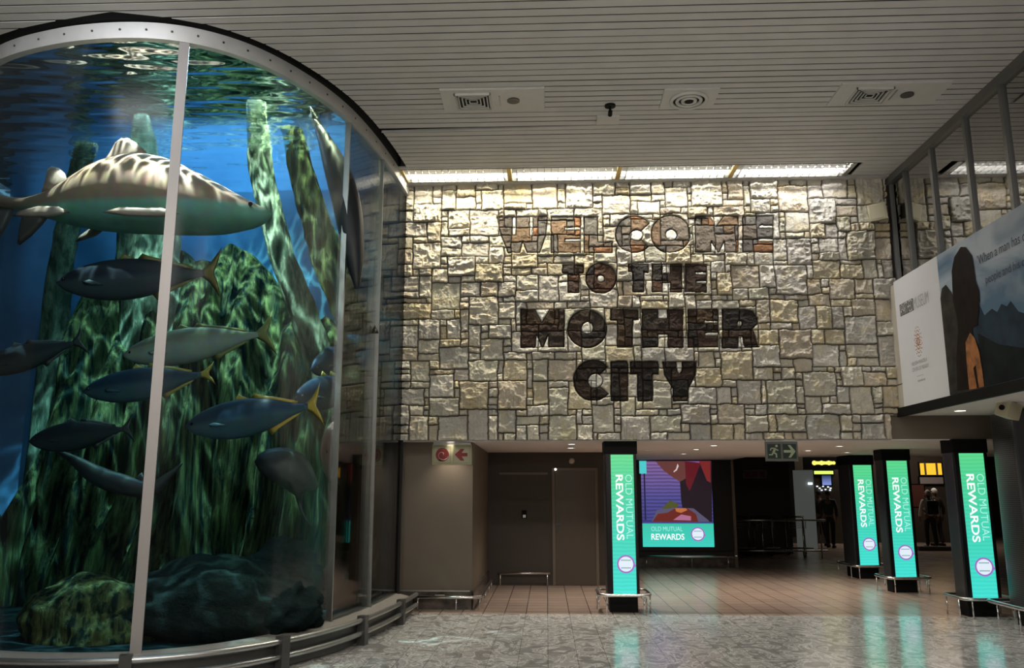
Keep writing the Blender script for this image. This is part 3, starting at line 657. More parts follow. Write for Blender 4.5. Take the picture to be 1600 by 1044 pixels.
def led_column(x0, x1, yf, dep, label, sx0, sx1, rlab, margin=0.13, cladx=0.0):
    t = world_thing('advertising_column', label, 'advertising column', ((x0 + x1) / 2, yf + dep / 2, 0), 'pillars wrapped with tall teal screens')
    MB().box(x0 + cladx, x1 - cladx * 0.5, yf + 0.05, yf + dep, 0.20, 2.22, b=0.012).build('cladding', M['perf'], t)
    MB().box(x0 + 0.03, x1 - 0.03, yf + 0.06, yf + dep - 0.03, 0, 0.21).build('plinth', M['black'], t)
    MB().box(x0 - 0.01, x1 + 0.01, yf - 0.01, yf + dep + 0.01, 2.20, ZS - 0.003, b=0.008).build('collar', M['black'], t)
    fr = MB().box(x0 + 0.005, x1 - 0.005, yf + 0.0, yf + 0.055, 0.215, 2.215, b=0.006).build('screen_frame', M['gloss'], t)
    sc = MB().box(sx0, sx1, yf - 0.012, yf + 0.001, 0.24, 2.19, b=0.002).build('screen', M['led'], t)
    w = sx1 - sx0; yy = yf - 0.012
    D_ = -Z_   # the text reads downwards
    fit_text('lettering', 'REWARDS', (sx0 + 0.07 * w + 0.04, yy, 1.905), D_, X_, 0.92, 0.33 * w, M['ink_w'], sc, bold=0.022)
    fit_text('lettering', 'OLD MUTUAL', (sx0 + 0.56 * w + 0.02, yy, 1.905), D_, X_, 0.90, 0.30 * w, M['ink_c'], sc, bold=-0.004)
    logo((sx0 + sx1) / 2 + 0.02, yy, 0.66, 0.125, sc)
    rr = roundrect(x0 - margin, x1 + margin, yf - margin - 0.05, yf + dep + margin, 0.12)
    rt = world_thing('bumper_rail', 'chrome bumper rail ring around the foot of ' + rlab, 'bumper rail', ((x0 + x1) / 2, yf + dep / 2, 0), 'chrome rail rings around the column feet')
    MB().tube([(a, b, 0.255) for a, b in rr], 0.022, 10, closed=True).build('rail_bar', M['chrome'], rt, smooth=True)
    for a, b in ((x0 - margin, yf - 0.02), (x1 + margin, yf - 0.02), (x0 - margin + .1, yf - margin - 0.05), (x1 + margin - .1, yf - margin - 0.05), (x0 - margin, yf + dep), (x1 + margin, yf + dep)):
        MB().tube([(a, b, 0), (a, b, 0.24)], 0.010, 8).build('post', M['chrome'], rt, smooth=True)
led_column(0.845, 1.30, 12.2, 0.42, 'black column with teal screen standing alone in front of the door alcove', 0.925, 1.25, 'the lone teal column')
led_column(5.67, 6.13, 11.95, 0.34, 'black column with teal screen, nearest of the row at the mezzanine', 5.74, 6.07, 'the teal column nearest the mezzanine')
led_column(5.785, 6.25, 14.75, 0.34, 'black column with teal screen, middle one of the row of three', 5.85, 6.19, 'the middle column of the row')
led_column(6.04, 6.50, 17.05, 0.70, 'black column with teal screen, farthest of the row of three', 6.10, 6.455, 'the farthest column of the row')
# the big clad pillar at the edge of the view
t = world_thing('clad_pillar', 'tall pillar with grey perforated cladding and no screen beside the nearest teal column', 'pillar', (6.05, 11.1, 0))
MB().box(5.92, 6.5, 10.85, 11.4, 0.22, 2.68, b=0.05).build('cladding', M['perf'], t, smooth=40)
MB().box(5.98, 6.44, 10.9, 11.34, 0, 0.23).build('plinth', M['black'], t)
rt = world_thing('bumper_rail', 'chrome bumper rail ring around the screenless grey pillar', 'bumper rail', (6.05, 11.1, 0), 'chrome rail rings around the column feet')
MB().tube([(a, b, 0.27) for a, b in roundrect(5.72, 6.68, 10.6, 11.6, 0.13)], 0.024, 10, closed=True).build('rail_bar', M['chrome'], rt, smooth=True)
for a, b in ((5.72, 10.8), (5.72, 11.3), (5.87, 10.6), (6.5, 10.6), (6.68, 11.4)): MB().tube([(a, b, 0), (a, b, 0.26)], 0.011, 8).build('post', M['chrome'], rt, smooth=True)

# ------------------------------------------------------------------ large wall screen
t = world_thing('wall_screen', 'large wall screen showing a smiling person over food and a teal banner', 'screen', (3.15, 19.45, 0.35))
MB().box(2.0, 4.19, 19.36, 19.46, 0.36, 2.385, b=0.01).build('frame', M['gloss'], t)
MB().box(2.15, 3.74, 19.345, 19.36, 0.97, 2.36).build('picture', grad('blurred slats picture', [(0, (0.06, 0.06, 0.30)), (0.4, (0.10, 0.09, 0.36)), (1, (0.28, 0.16, 0.42))], 2, 0.97, 2.36, 0.9, 0.5, 4), t)
bn = MB().box(2.15, 3.74, 19.343, 19.36, 0.455, 0.968).build('banner', M['banner'], t)
yy = 19.343
def sp(mbo, pts, name, m, lift=0.0, par=None):
    g = MB().poly([(0, 0)] and [(q.x, q.z) for q in (at(980 + a / 5.22, 690 + b / 5.22, 19.34) for a, b in pts)], (0, yy - lift, 0), X_, Z_, 0.0015); return g.build(name, m, par or t)
sp(None, [(460, 210), (690, 160), (692, 655), (470, 655), (440, 480), (430, 320)], 'dark_coat', emat('dark coat picture', (0.012, 0.006, 0.012), 1), 0.000)
sp(None, [(230, 160), (470, 160), (480, 300), (430, 328), (370, 290), (300, 240)], 'face', emat('face picture', (0.14, 0.045, 0.04), 0.9), 0.002)
sp(None, [(410, 180), (420, 200), (405, 235), (380, 252), (378, 244), (398, 225)], 'teeth', emat('teeth picture', (0.75, 0.6, 0.6), 0.9), 0.004)
sp(None, [(470, 160), (600, 175), (540, 330), (510, 405), (480, 350)], 'red_shirt', emat('red shirt picture', (0.12, 0.008, 0.015), 0.9), 0.003)
sp(None, [(585, 160), (680, 160), (680, 335), (650, 320)], 'red_sleeve', emat('red sleeve picture', (0.20, 0.02, 0.02), 0.9), 0.003)
sp(None, [(280, 545), (350, 480), (420, 510), (400, 560)], 'leaves', emat('leaf picture', (0.08, 0.09, 0.02), 0.9), 0.002)
sp(None, [(200, 655), (240, 560), (380, 540), (540, 545), (660, 640), (670, 655)], 'tray', emat('tray picture', (0.10, 0.09, 0.16), 0.9), 0.003)
sp(None, [(205, 655), (250, 590), (330, 580), (390, 545), (490, 545), (560, 590), (580, 655)], 'meat', emat('meat picture', (0.15, 0.02, 0.015), 0.9), 0.005)
sp(None, [(390, 545), (480, 545), (490, 560), (440, 582), (400, 572)], 'garnish', emat('garnish picture', (0.55, 0.17, 0.05), 0.9), 0.006)
sp(None, [(375, 640), (440, 595), (520, 610), (520, 645)], 'steak_shine', emat('shine picture', (0.45, 0.16, 0.28), 0.9), 0.007)
sp(None, [(98, 158), (155, 158), (158, 262), (100, 262)], 'corner_tag', emat('corner tag picture', (0.08, 0.62, 0.62), 0.95), 0.003)
sp(None, [(133, 262), (145, 262), (155, 640), (143, 640)], 'lamp_post', emat('lamp post picture', (0.01, 0.01, 0.05), 1), 0.002)
fit_text('lettering', 'OLD MUTUAL', (2.345, yy, 0.80), X_, Z_, 0.70, 0.10, M['ink_c'], bn, bold=-0.004, lift=0.004)
fit_text('lettering', 'REWARDS', (2.34, yy, 0.61), X_, Z_, 0.74, 0.135, M['ink_w'], bn, bold=0.02, lift=0.004)
logo(3.38, yy - 0.004, 0.735, 0.155, bn)
# the wall screen and its columns throw their own light; the door frame edge at the right of it
setp(MB().box(4.19, 4.26, 19.4, 19.52, 0, ZS + 0.1).build('trim_6', M['brown']), kind='structure')

# ------------------------------------------------------------------ hanging and fixed signs
M['lum'] = mat('pale sign plastic', (0.38, 0.37, 0.25), 0.5); M['red'] = mat('sign red', (0.20, 0.01, 0.012), 0.5); M['dgreen'] = mat('sign dark green', (0.006, 0.02, 0.012), 0.4); M['pgreen'] = mat('sign pale green', (0.36, 0.42, 0.26), 0.5)
t = world_thing('fire_sign', 'pale sign with red fire hose reel and left arrow hanging by the brown wall', 'sign', (-1.38, 12.28, ZS), None)
MB().box(-1.675, -1.095, 12.26, 12.285, 2.05, 2.345, b=0.004).build('sign_board', M['lum'], t)
MB().box(-1.66, -1.11, 12.262, 12.283, 2.345, ZS).build('hanger', M['alu'], t)
g = MB()
for a, b in ((-1.655, -1.40), (-1.37, -1.115)):
    for (p, q, r, s) in ((a, b, 2.07, 2.08), (a, b, 2.315, 2.325), (a, a + .01, 2.07, 2.325), (b - .01, b, 2.07, 2.325)): g.box(p, q, 12.256, 12.26, r, s)
g.build('sign_border', mat('sign olive', (0.30, 0.30, 0.12), 0.5), t)
g = MB(); g.poly(circle(-1.525, 2.197, 0.098, 36), (0, 12.26, 0), X_, Z_, 0.004); g.poly([(-1.58, 2.105), (-1.50, 2.105), (-1.49, 2.14), (-1.56, 2.14)], (0, 12.26, 0), X_, Z_, 0.004)
g.build('hose_reel_symbol', M['red'], t)
g = MB(); sppts = [(-1.525 + (0.015 + 0.0125 * a) * math.cos(a), 12.2545, 2.197 + (0.015 + 0.0125 * a) * math.sin(a)) for a in [q * 0.25 for q in range(25)]]
g.tube(sppts, 0.0035, 6); g.build('hose_reel_symbol', mat('spiral line', (0.55, 0.35, 0.30), 0.5), t)
MB().poly([(-1.345, 2.197), (-1.255, 2.28), (-1.20, 2.28), (-1.24, 2.222), (-1.155, 2.222), (-1.155, 2.172), (-1.24, 2.172), (-1.20, 2.11), (-1.255, 2.11)], (0, 12.26, 0), X_, Z_, 0.004).build('arrow_symbol', M['red'], t)
t = world_thing('exit_sign', 'dark green sign with running figure and right arrow under the stone wall', 'sign', (3.31, 12.02, ZS))
M['signframe'] = mat('grey sign frame', (0.11, 0.115, 0.10), 0.4)
MB().box(3.085, 3.54, 11.975, 12.0, 2.085, 2.36, b=0.004).build('sign_board', M['signframe'], t)
MB().box(3.10, 3.52, 11.98, 12.02, 2.355, ZS + 0.01).build('hanger', M['alu'], t)
g = MB(); g.box(3.115, 3.30, 11.970, 11.975, 2.12, 2.325); g.box(3.33, 3.515, 11.970, 11.975, 2.12, 2.325); g.build('sign_panel', M['dgreen'], t)
def bar(g, a, b, w, y=11.970):
    a = Vector(a); b = Vector(b); d = (b - a).normalized(); n = Vector((-d.y, d.x)) * w / 2
    g.poly([tuple(a - n), tuple(b - n), tuple(b + n), tuple(a + n)][::1], (0, y, 0), X_, Z_, 0.003)
g = MB(); g.poly(circle(3.243, 2.298, 0.018, 14), (0, 11.97, 0), X_, Z_, 0.003)
bar(g, (3.225, 2.27), (3.195, 2.205), 0.032); bar(g, (3.22, 2.265), (3.165, 2.265), 0.016); bar(g, (3.165, 2.265), (3.155, 2.235), 0.014); bar(g, (3.22, 2.255), (3.265, 2.235), 0.015)
bar(g, (3.20, 2.205), (3.235, 2.185), 0.022); bar(g, (3.235, 2.19), (3.235, 2.135), 0.018); bar(g, (3.195, 2.21), (3.175, 2.175), 0.02); bar(g, (3.18, 2.175), (3.13, 2.175), 0.016)
g.build('running_figure', M['pgreen'], t)
g = MB(); bar(g, (3.34, 2.222), (3.46, 2.222), 0.035); g.poly([(3.40, 2.31), (3.435, 2.31), (3.505, 2.222), (3.435, 2.135), (3.40, 2.135), (3.455, 2.222)], (0, 11.97, 0), X_, Z_, 0.003); g.build('arrow_symbol', M['pgreen'], t)
t = world_thing('fire_sign', 'dim red and grey sign on the dark wall above the trolleys', 'sign', (5.85, 23.9, 2.17))
MB().box(5.52, 6.18, 23.96, 24.0, 2.04, 2.28, b=0.004).build('sign_board', mat('dim grey board', (0.16, 0.13, 0.12), 0.5), t)
g = MB()
for a in (5.56, 5.76, 5.97): g.box(a, a + 0.16, 23.95, 23.96, 2.08, 2.24)
g.build('sign_panel', mat('dim red', (0.15, 0.03, 0.03), 0.5), t)

# ------------------------------------------------------------------ downlights in the soffit
DL = [(-1.41, 12.28, 'beside the fire hose sign'), (0.39, 12.98, 'nearer one of the pair over the alcove floor'), (0.41, 14.1, 'deeper one of the pair over the alcove floor'), (1.80, 14.8, 'just behind the lone teal column'),
      (2.64, 16.3, 'deepest of the three before the wall screen'), (2.59, 14.64, 'middle of the three before the wall screen'), (2.66, 13.45, 'closest to the stone wall of the three before the wall screen'), (4.66, 15.17, 'between the exit sign and the farthest column'), (4.72, 13.72, 'near the stone edge between exit sign and column row'), (5.6, 15.9, 'between the two rear columns')]
for i, (x, y, w) in enumerate(DL):
    t = world_thing('downlight', 'small round recessed downlight ' + w, 'downlight', (x, y, ZS), 'round downlights in the low soffit')
    MB().tube([(x + 0.068 * math.cos(a * PI / 12), y + 0.068 * math.sin(a * PI / 12), ZS - 0.002) for a in range(24)], 0.007, 6, closed=True).build('trim_ring', M['white'], t, smooth=True)
    MB().cyl((x, y, ZS - 0.004), 0.06, 0.004, 24).build('lens', M['lampglow'] if i != 3 else emat('dim downlight', (0.8, 0.8, 0.9), 0.6), t)
    if i != 3: light('downlight_lamp', 'SPOT', (x, y, ZS - 0.02), 95 if i != 0 else 62, (1.0, 0.88, 0.74), spot=110, blend=0.8, radius=0.04)
t = world_thing('downlight', 'small round recessed downlight under the billboard mezzanine', 'downlight', (5.48, 11.25, 2.72), 'round downlights in the low soffit')
MB().tube([(5.48 + 0.075 * math.cos(a * PI / 12), 11.25 + 0.075 * math.sin(a * PI / 12), 2.718) for a in range(24)], 0.007, 6, closed=True).build('trim_ring', M['white'], t, smooth=True)
MB().cyl((5.48, 11.25, 2.714), 0.066, 0.005, 24).build('lens', M['lampglow'], t)
light('downlight_lamp', 'SPOT', (5.48, 11.25, 2.70), 45, (1.0, 0.88, 0.74), spot=110, blend=0.8, radius=0.04)

# ------------------------------------------------------------------ mezzanine with billboard and glazing
BX = 4.98
setp(MB().box(BX + 0.03, 9.5, -8, 11.99, 2.72, 2.84).build('ceiling', M['soffit']), kind='structure')
setp(MB().box(BX + 0.04, BX + 0.12, -8, 11.99, 2.84, 4.56).build('wall_right', M['beige']), kind='structure')
setp(MB().box(BX - 0.03, BX + 0.04, -8, 11.97, 2.70, 2.82, b=0.004).build('trim_7', M['black']), kind='structure')
g = MB(); g.box(BX + 0.0, BX + 0.04, 11.76, 11.97, 2.82, 3.14); g.box(BX, BX + 0.04, 11.76, 11.97, 3.155, 4.575); setp(g.build('trim_8', M['beige']), kind='structure')
setp(MB().box(BX + 0.06, 5.3, -8, 11.97, 4.56, 4.60).build('trim_9', M['darkalu']), kind='structure')
def skyprint():
    m = bpy.data.materials.new('printed cloudy sky'); m.use_nodes = True; nt = m.node_tree; b = nt.nodes['Principled BSDF']; b.inputs['Roughness'].default_value = 0.35
    tc = nt.nodes.new('ShaderNodeTexCoord'); n = nt.nodes.new('ShaderNodeTexNoise'); n.inputs['Scale'].default_value = 1.2; n.inputs['Detail'].default_value = 5; n.inputs['Distortion'].default_value = 0.8
    r = nt.nodes.new('ShaderNodeValToRGB'); E = r.color_ramp.elements; E[0].position = 0.36; E[0].color = (0.07, 0.15, 0.24, 1); E[1].position = 0.62; E[1].color = (0.46, 0.53, 0.60, 1)
    mp = nt.nodes.new('ShaderNodeMapping'); mp.inputs['Scale'].default_value = (1, 0.6, 1.3)
    L = nt.links; L.new(tc.outputs['Object'], mp.inputs[0]); L.new(mp.outputs[0], n.inputs[0]); L.new(n.outputs[0], r.inputs[0]); L.new(r.outputs[0], b.inputs['Base Color']); return m
t = world_thing('billboard', 'long printed billboard with mountain landscape and standing figure on the mezzanine', 'billboard', (BX, 9.0, 2.82))
MB().box(BX - 0.015, BX + 0.04, 10.40, 11.74, 2.82, 4.60).build('white_panel', M['print'], t)
bd = MB().box(BX - 0.015, BX + 0.04, 4.6, 10.398, 2.82, 4.60).build('picture_panel', skyprint(), t)
YN = Vector((0, -1, 0))    # reading direction on the billboard
def bp(pts, name, m, lift, par=None, px=True):
    if px: pts = [(-(q.y), q.z) for q in (atx(u, v, BX - 0.015) for u, v in pts)]
    return MB().poly(pts, (BX - 0.015 - lift, 0, 0), YN, Z_, 0.0015).build(name, m, par or bd)
mt1 = mat('printed far mountain', (0.022, 0.038, 0.055), 0.6, spec=0.1, noise=0.35, nscale=4); mt2 = mat('printed near slope', (0.008, 0.012, 0.013), 0.6, spec=0.1, noise=0.5, nscale=5)
# far range (metres along the wall: -y, z)
bp([(-10.395, 3.62), (-10.32, 3.75), (-9.9, 3.9), (-9.55, 3.86), (-9.42, 3.62), (-9.25, 3.66), (-9.15, 3.60), (-9.05, 3.67), (-8.95, 3.62), (-8.87, 3.66), (-8.75, 3.52), (-8.5, 3.42), (-8.2, 3.36), (-7.6, 3.5), (-6.8, 3.3), (-6.0, 3.5), (-4.61, 3.2), (-4.61, 2.825), (-10.395, 2.825)], 'mountain_picture', mt1, 0.001, px=False)
bp([(-9.6, 3.45), (-9.2, 3.25), (-8.7, 3.12), (-8.0, 3.1), (-6.5, 3.0), (-4.61, 3.05), (-4.61, 2.825), (-9.6, 2.825)], 'slope_picture', mt2, 0.003, px=False)
bp([(-10.395, 2.825), (-10.395, 4.05), (-10.33, 4.16), (-10.22, 4.18), (-10.1, 4.05), (-10.0, 3.85), (-9.95, 3.4), (-9.95, 2.825)], 'boulder_picture', mat('printed boulder', (0.03, 0.028, 0.024), 0.6, spec=0.1, noise=0.5, nscale=6), 0.005, px=False)
fig = [(1488, 424), (1492, 402), (1502, 386), (1510, 386), (1520, 400), (1526, 440), (1531, 455), (1532, 470), (1530, 478), (1531, 487), (1529, 497), (1529, 508), (1520, 512), (1522, 525), (1530, 540), (1536, 570), (1540, 604), (1497, 611), (1495, 560), (1498, 520), (1497, 500), (1490, 470)]
bp(fig, 'figure_picture', mat('printed dark figure', (0.010, 0.006, 0.005), 0.6, spec=0.1, noise=0.5, nscale=7), 0.007)
org = mat('printed orange robe', (0.30, 0.11, 0.03), 0.5, noise=0.5, nscale=12)
bp([(1510, 535), (1517, 520), (1524, 528), (1531, 550), (1536, 580), (1539, 604), (1531, 606), (1526, 570), (1522, 575), (1528, 607), (1516, 609), (1512, 570)], 'robe_picture', org, 0.009)
dkt = mat('printed dark text', (0.03, 0.045, 0.07), 0.5)
fit_text('lettering', "'When a man has done w", (BX - 0.015, 9.44, 4.21), YN, Z_, 1.30, 0.115, dkt, bd, lift=0.003)
fit_text('lettering', 'people and his countr', (BX - 0.015, 9.31, 3.93), YN, Z_, 1.05, 0.125, dkt, bd, lift=0.003)
wp = bpy.data.objects['white_panel']
gt = mat('printed grey text', (0.32, 0.32, 0.32), 0.5); bk = mat('printed black', (0.03, 0.03, 0.03), 0.5)
MB().box(BX - 0.0175, BX - 0.015, 11.18, 11.60, 4.07, 4.235).build('logo', bk, wp)
fit_text('lettering', 'APARTHEID', (BX - 0.0175, 11.585, 4.075), YN, Z_, 0.395, 0.155, M['print'], wp, bold=-0.006, lift=0.001)
fit_text('lettering', 'MUSEUM', (BX - 0.015, 11.16, 4.07), YN, Z_, 0.44, 0.16, gt, wp, bold=-0.01, lift=0.001)
sun = MB()
for a in range(18):
    for q in range(4):
        rr = 0.05 + q * 0.05; an = 2 * PI * a / 18 + q * 0.17; sun.poly(circle(-11.13 + rr * 0.55 * math.cos(an), 3.63 + rr * math.sin(an), 0.012 - q * 0.001, 6), (BX - 0.015, 0, 0), YN, Z_, 0.002)
sun.build('sun_emblem', mat('printed rust', (0.42, 0.17, 0.07), 0.5), wp)
fit_text('lettering', 'NELSON MANDELA', (BX - 0.015, 11.38, 3.335), YN, Z_, 0.46, 0.05, gt, wp, bold=0.0, lift=0.001)
fit_text('lettering', 'CENTRE OF MEMORY', (BX - 0.015, 11.38, 3.255), YN, Z_, 0.50, 0.05, gt, wp, bold=0.0, lift=0.001)
g = MB(); g.box(BX - 0.0165, BX - 0.015, 11.06, 11.26, 3.175, 3.18); [g.box(BX - 0.0165, BX - 0.015, 11.03 + q * .045, 11.06 + q * .045, 3.10, 3.125) for q in range(5)]; g.build('caption_marks', gt, wp)

def glassmat(name, tint=(0.9, 0.95, 0.93), rough=0.0, boost=1.0, ior=1.5):
    m = bpy.data.materials.new(name); m.use_nodes = True; nt = m.node_tree; nt.nodes.remove(nt.nodes['Principled BSDF']); out = nt.nodes['Material Output']
    tr = nt.nodes.new('ShaderNodeBsdfTransparent'); tr.inputs[0].default_value = (*tint, 1); gl = nt.nodes.new('ShaderNodeBsdfGlossy'); gl.inputs['Roughness'].default_value = rough
    fr = nt.nodes.new('ShaderNodeFresnel'); fr.inputs[0].default_value = ior; mu = nt.nodes.new('ShaderNodeMath'); mu.operation = 'MULTIPLY'; mu.inputs[1].default_value = boost; mu.use_clamp = True
    mx = nt.nodes.new('ShaderNodeMixShader'); L = nt.links; L.new(fr.outputs[0], mu.inputs[0]); L.new(mu.outputs[0], mx.inputs[0]); L.new(tr.outputs[0], mx.inputs[1]); L.new(gl.outputs[0], mx.inputs[2]); L.new(mx.outputs[0], out.inputs[0]); return m
M['winglass'] = glassmat('mezzanine glass', (0.80, 0.83, 0.82), 0.0, 5.0, 1.55)
M['tankglass'] = glassmat('aquarium glass', (0.95, 0.98, 0.97), 0.03, 0.9, 1.45)
M['acrylic'] = glassmat('matt coated acrylic', (0.97, 0.99, 0.98), 0.22, 0.16, 1.4)
GXp = 5.10
my = [11.95, 11.42, 10.61, 9.70, 8.87, 8.0, 7.1, 6.2, 5.3]
win = None
for i in range(len(my) - 1):
    w_ = setp(MB().box(GXp + 0.035, GXp + 0.047, my[i + 1] + 0.02, my[i] - 0.02, 4.64, ZC - 0.05).build('window_%d' % (i + 1), M['winglass']), kind='structure')
    MB().box(GXp, GXp + 0.08, my[i + 1] - 0.032, my[i + 1] + 0.032, 4.60, ZC - 0.03, b=0.004).build('window_frame', M['darkalu'], w_)
g = MB(); g.box(GXp - 0.02, GXp + 0.09, -8, 11.98, ZC - 0.11, ZC - 0.0); g.box(GXp, GXp + 0.08, 11.92, 11.98, 4.6, ZC - 0.1); setp(g.build('trim_10', M['darkalu']), kind='structure')
# room behind the glass
mb = MB(); mb.box(5.3, 8.4, -8, 11.98, 4.5, 4.55); mb.box(8.3, 8.4, -8, 11.98, 4.55, 6.6); mb.box(5.3, 8.4, 11.98, 12.1, 4.5, 6.6); mb.box(5.2, 8.4, -8, 12, 6.55, 6.6)
setp(mb.build('wall_mezzanine', M['browndark']), kind='structure')
for i, yy_ in enumerate((9.9, 8.1, 6.3)):
    setp(MB().box(6.1, 6.5, yy_ - 0.35, yy_ + 0.35, 4.55, 6.5).build('mezzanine_pillar', M['beige']), 'beige pillar standing behind the mezzanine glass, ' + ['nearest the stone wall', 'second from the stone wall', 'third from the stone wall'][i], 'pillar', 'pillars behind the mezzanine glass')
# wall speaker and the projector-like camera
t = world_thing('wall_speaker', 'small square ivory speaker at the top corner of the stone wall', 'speaker', (4.89, 11.9, 5.7))
g = MB(); g.box(-0.125, 0.125, -0.07, 0.06, -0.125, 0.125, b=0.012); o = g.build('case', M['ivory'], t, smooth=40); o.matrix_parent_inverse = Matrix.Identity(4); o.rotation_euler = (0.12, -0.12, -0.35)
g = MB(); g.box(-0.1, 0.1, -0.078, -0.071, -0.1, 0.1, b=0.003); o2 = g.build('grille', mat('speaker cloth', (0.52, 0.48, 0.34), 0.8), o); o2.matrix_parent_inverse = Matrix.Identity(4)
g = MB(); g.tube([(0, 0.03, 0), (0.02, 0.10, 0)], 0.02, 8); o3 = g.build('bracket', M['alu'], t); o3.matrix_parent_inverse = Matrix.Identity(4)
cpos = at(1577, 641, 10.3)
t = world_thing('security_camera', 'boxy pale security camera hanging under the mezzanine in front of the grey pillar', 'security camera', (cpos.x, cpos.y, 2.72))
g = MB(); g.box(-0.13, 0.10, -0.09, 0.09, -0.10, 0.10, b=0.02); o = g.build('body', M['ivory'], t, smooth=40); o.matrix_parent_inverse = Matrix.Identity(4); o.location = (0, 0, cpos.z - 2.72); o.rotation_euler = (0.25, 0.2, 0.5)
g = MB(); g.cyl((0, 0, 0), 0.032, 0.02, 20); o2 = g.build('lens', M['gloss'], o); o2.matrix_parent_inverse = Matrix.Identity(4); o2.location = (-0.13, 0, 0); o2.rotation_euler = (0, -PI / 2, 0)
g = MB(); g.tube([(0, 0, 0), (0, 0, cpos.z - 2.72 + 0.08)], 0.03, 12); g.tube([(-0.09 + 0, 0, -0.02), (-0.06, 0, -0.045), (0.06, 0, -0.045), (0.09, 0, -0.02)], 0.012, 8); o3 = g.build('bracket', M['bumper'], t); o3.matrix_parent_inverse = Matrix.Identity(4)
# ==PART2==

# ------------------------------------------------------------------ the aquarium: shell, glass, rims, mullions, guard rail
ZG0, ZG1 = 0.26, 6.10
aq = world_thing('aquarium', 'huge curved glass aquarium with silver rims filling the left side', 'aquarium', (-4.2, 9.5, 0))
def sub(C, i0, i1): return C[i0:i1 + 1]
def nearest(x, y): return min(range(len(TC)), key=lambda i: (TC[i] - Vector((x, y))).length)
iS, iA, iB = nearest(-3.60, 7.52), nearest(-2.36, 9.42), nearest(-2.19, 10.6)
seams = [0, iS, iA, iB, len(TC) - 1]
for i in range(4):
    C = sub(TC, seams[i], seams[i + 1]); g = MB(); ribbon(g, C, -0.03, 0.0, ZG0 - 0.03, ZG1 + 0.03); g.build('glass_panel', M['acrylic' if i < 2 else 'tankglass'], aq, smooth=40)
def post(i, w, z0, z1, name, m, d0=-0.045, d1=0.022):
    a = TC[max(i - 1, 0)]; b = TC[min(i + 1, len(TC) - 1)]; t = (b - a).normalized(); n = Vector((t.y, -t.x)); p = TC[i]; g = MB(); vs = []
    for z in (z0, z1):
        for su, sn in ((-w / 2, d0), (w / 2, d0), (w / 2, d1), (-w / 2, d1)): q = p + t * su + n * sn; vs.append((q.x, q.y, z))
    g.add(vs, [(0, 1, 2, 3), (7, 6, 5, 4), (0, 4, 5, 1), (1, 5, 6, 2), (2, 6, 7, 3), (3, 7, 4, 0)]); return g.build(name, m, aq)
post(iS, 0.095, ZG0, ZG1, 'mullion', M['mull']); post(iA, 0.022, ZG0, ZG1, 'seam_strip', M['alu']); post(iB, 0.018, ZG0, ZG1, 'seam_strip', M['alu']); post(len(TC) - 1, 0.03, ZG0, ZC, 'end_strip', M['alu'])
g = MB(); ribbon(g, TC, -0.04, 0.035, 6.08, 6.252); tr = g.build('top_rim', M['rimalu'], aq, smooth=40)
g = MB()
for i in range(0, len(TC), 4):
    p = offs(TC, 0.036)[i]; q = offs(TC, 0.0)[i]; d = (p - q).normalized()
    g.tube([(p.x, p.y, 6.17), (p.x + d.x * 0.006, p.y + d.y * 0.006, 6.17)], 0.012, 8)
g.build('rim_screws', M['bumper'], tr)
g = MB(); ribbon(g, TC, -0.04, 0.17, 0.0, 0.285, 0.0, 0.235); g.build('base_ledge', mat('warm grey ledge', (0.30, 0.28, 0.255), 0.45, 0.2, noise=0.05), aq, smooth=30)
# hood: unseen box added to hold in the lamp light; inner shell
inner = offs(TC, -0.035); back = 11.93
g = MB(); Cin = [p for p in inner if p.y < back - 0.05]; ribbon(g, TC, -0.03, 0.02, 6.25, 8.9)
g.box(-8.6, -2.0, 7.0, 12.1, 8.88, 8.93); g.box(-8.6, -2.06, back + 0.02, 12.0, 0.2, 8.9); lamp_shield = g.build('lamp_shield', M['void'], aq)
def algae(name, c0, c1, sc=(2.2, 2.2, 0.5), nscale=2.6, bump=0.6):
    m = bpy.data.materials.new(name); m.use_nodes = True; nt = m.node_tree; b = nt.nodes['Principled BSDF']; b.inputs['Roughness'].default_value = 0.8; b.inputs['Specular IOR Level'].default_value = 0.05
    tc = nt.nodes.new('ShaderNodeTexCoord'); mp = nt.nodes.new('ShaderNodeMapping'); mp.inputs['Scale'].default_value = sc
    n = nt.nodes.new('ShaderNodeTexNoise'); n.inputs['Scale'].default_value = nscale; n.inputs['Detail'].default_value = 8; n.inputs['Roughness'].default_value = 0.65
    r = nt.nodes.new('ShaderNodeValToRGB'); E = r.color_ramp.elements; E[0].position = 0.42; E[0].color = (*c0, 1); E[1].position = 0.72; E[1].color = (*c1, 1)
    bu = nt.nodes.new('ShaderNodeBump'); bu.inputs['Strength'].default_value = bump; bu.inputs['Distance'].default_value = 0.12
    L = nt.links; L.new(tc.outputs['Object'], mp.inputs[0]); L.new(mp.outputs[0], n.inputs[0]); L.new(n.outputs[0], r.inputs[0]); L.new(r.outputs[0], b.inputs['Base Color']); L.new(n.outputs[0], bu.inputs['Height']); L.new(bu.outputs[0], b.inputs['Normal']); return m
M['haze_wall'] = algae('water haze tank wall', (0.07, 0.20, 0.38), (0.12, 0.30, 0.52), (1, 1, 1), 0.9, 0.1)  # blue of light scattered in the water, put into the wall colour
M['algae'] = algae('algae covered rock', (0.005, 0.015, 0.013), (0.16, 0.19, 0.07), (3.2, 3.2, 0.28), 3.2, 1.0)
M['kelp'] = algae('pale algae on pillar', (0.06, 0.09, 0.06), (0.36, 0.42, 0.28), (3.0, 3.0, 0.8))
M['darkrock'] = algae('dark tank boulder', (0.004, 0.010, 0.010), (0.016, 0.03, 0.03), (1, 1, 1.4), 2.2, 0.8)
M['sand'] = algae('dark tank bed', (0.004, 0.014, 0.018), (0.012, 0.03, 0.034), (1, 1, 1), 3, 0.4)
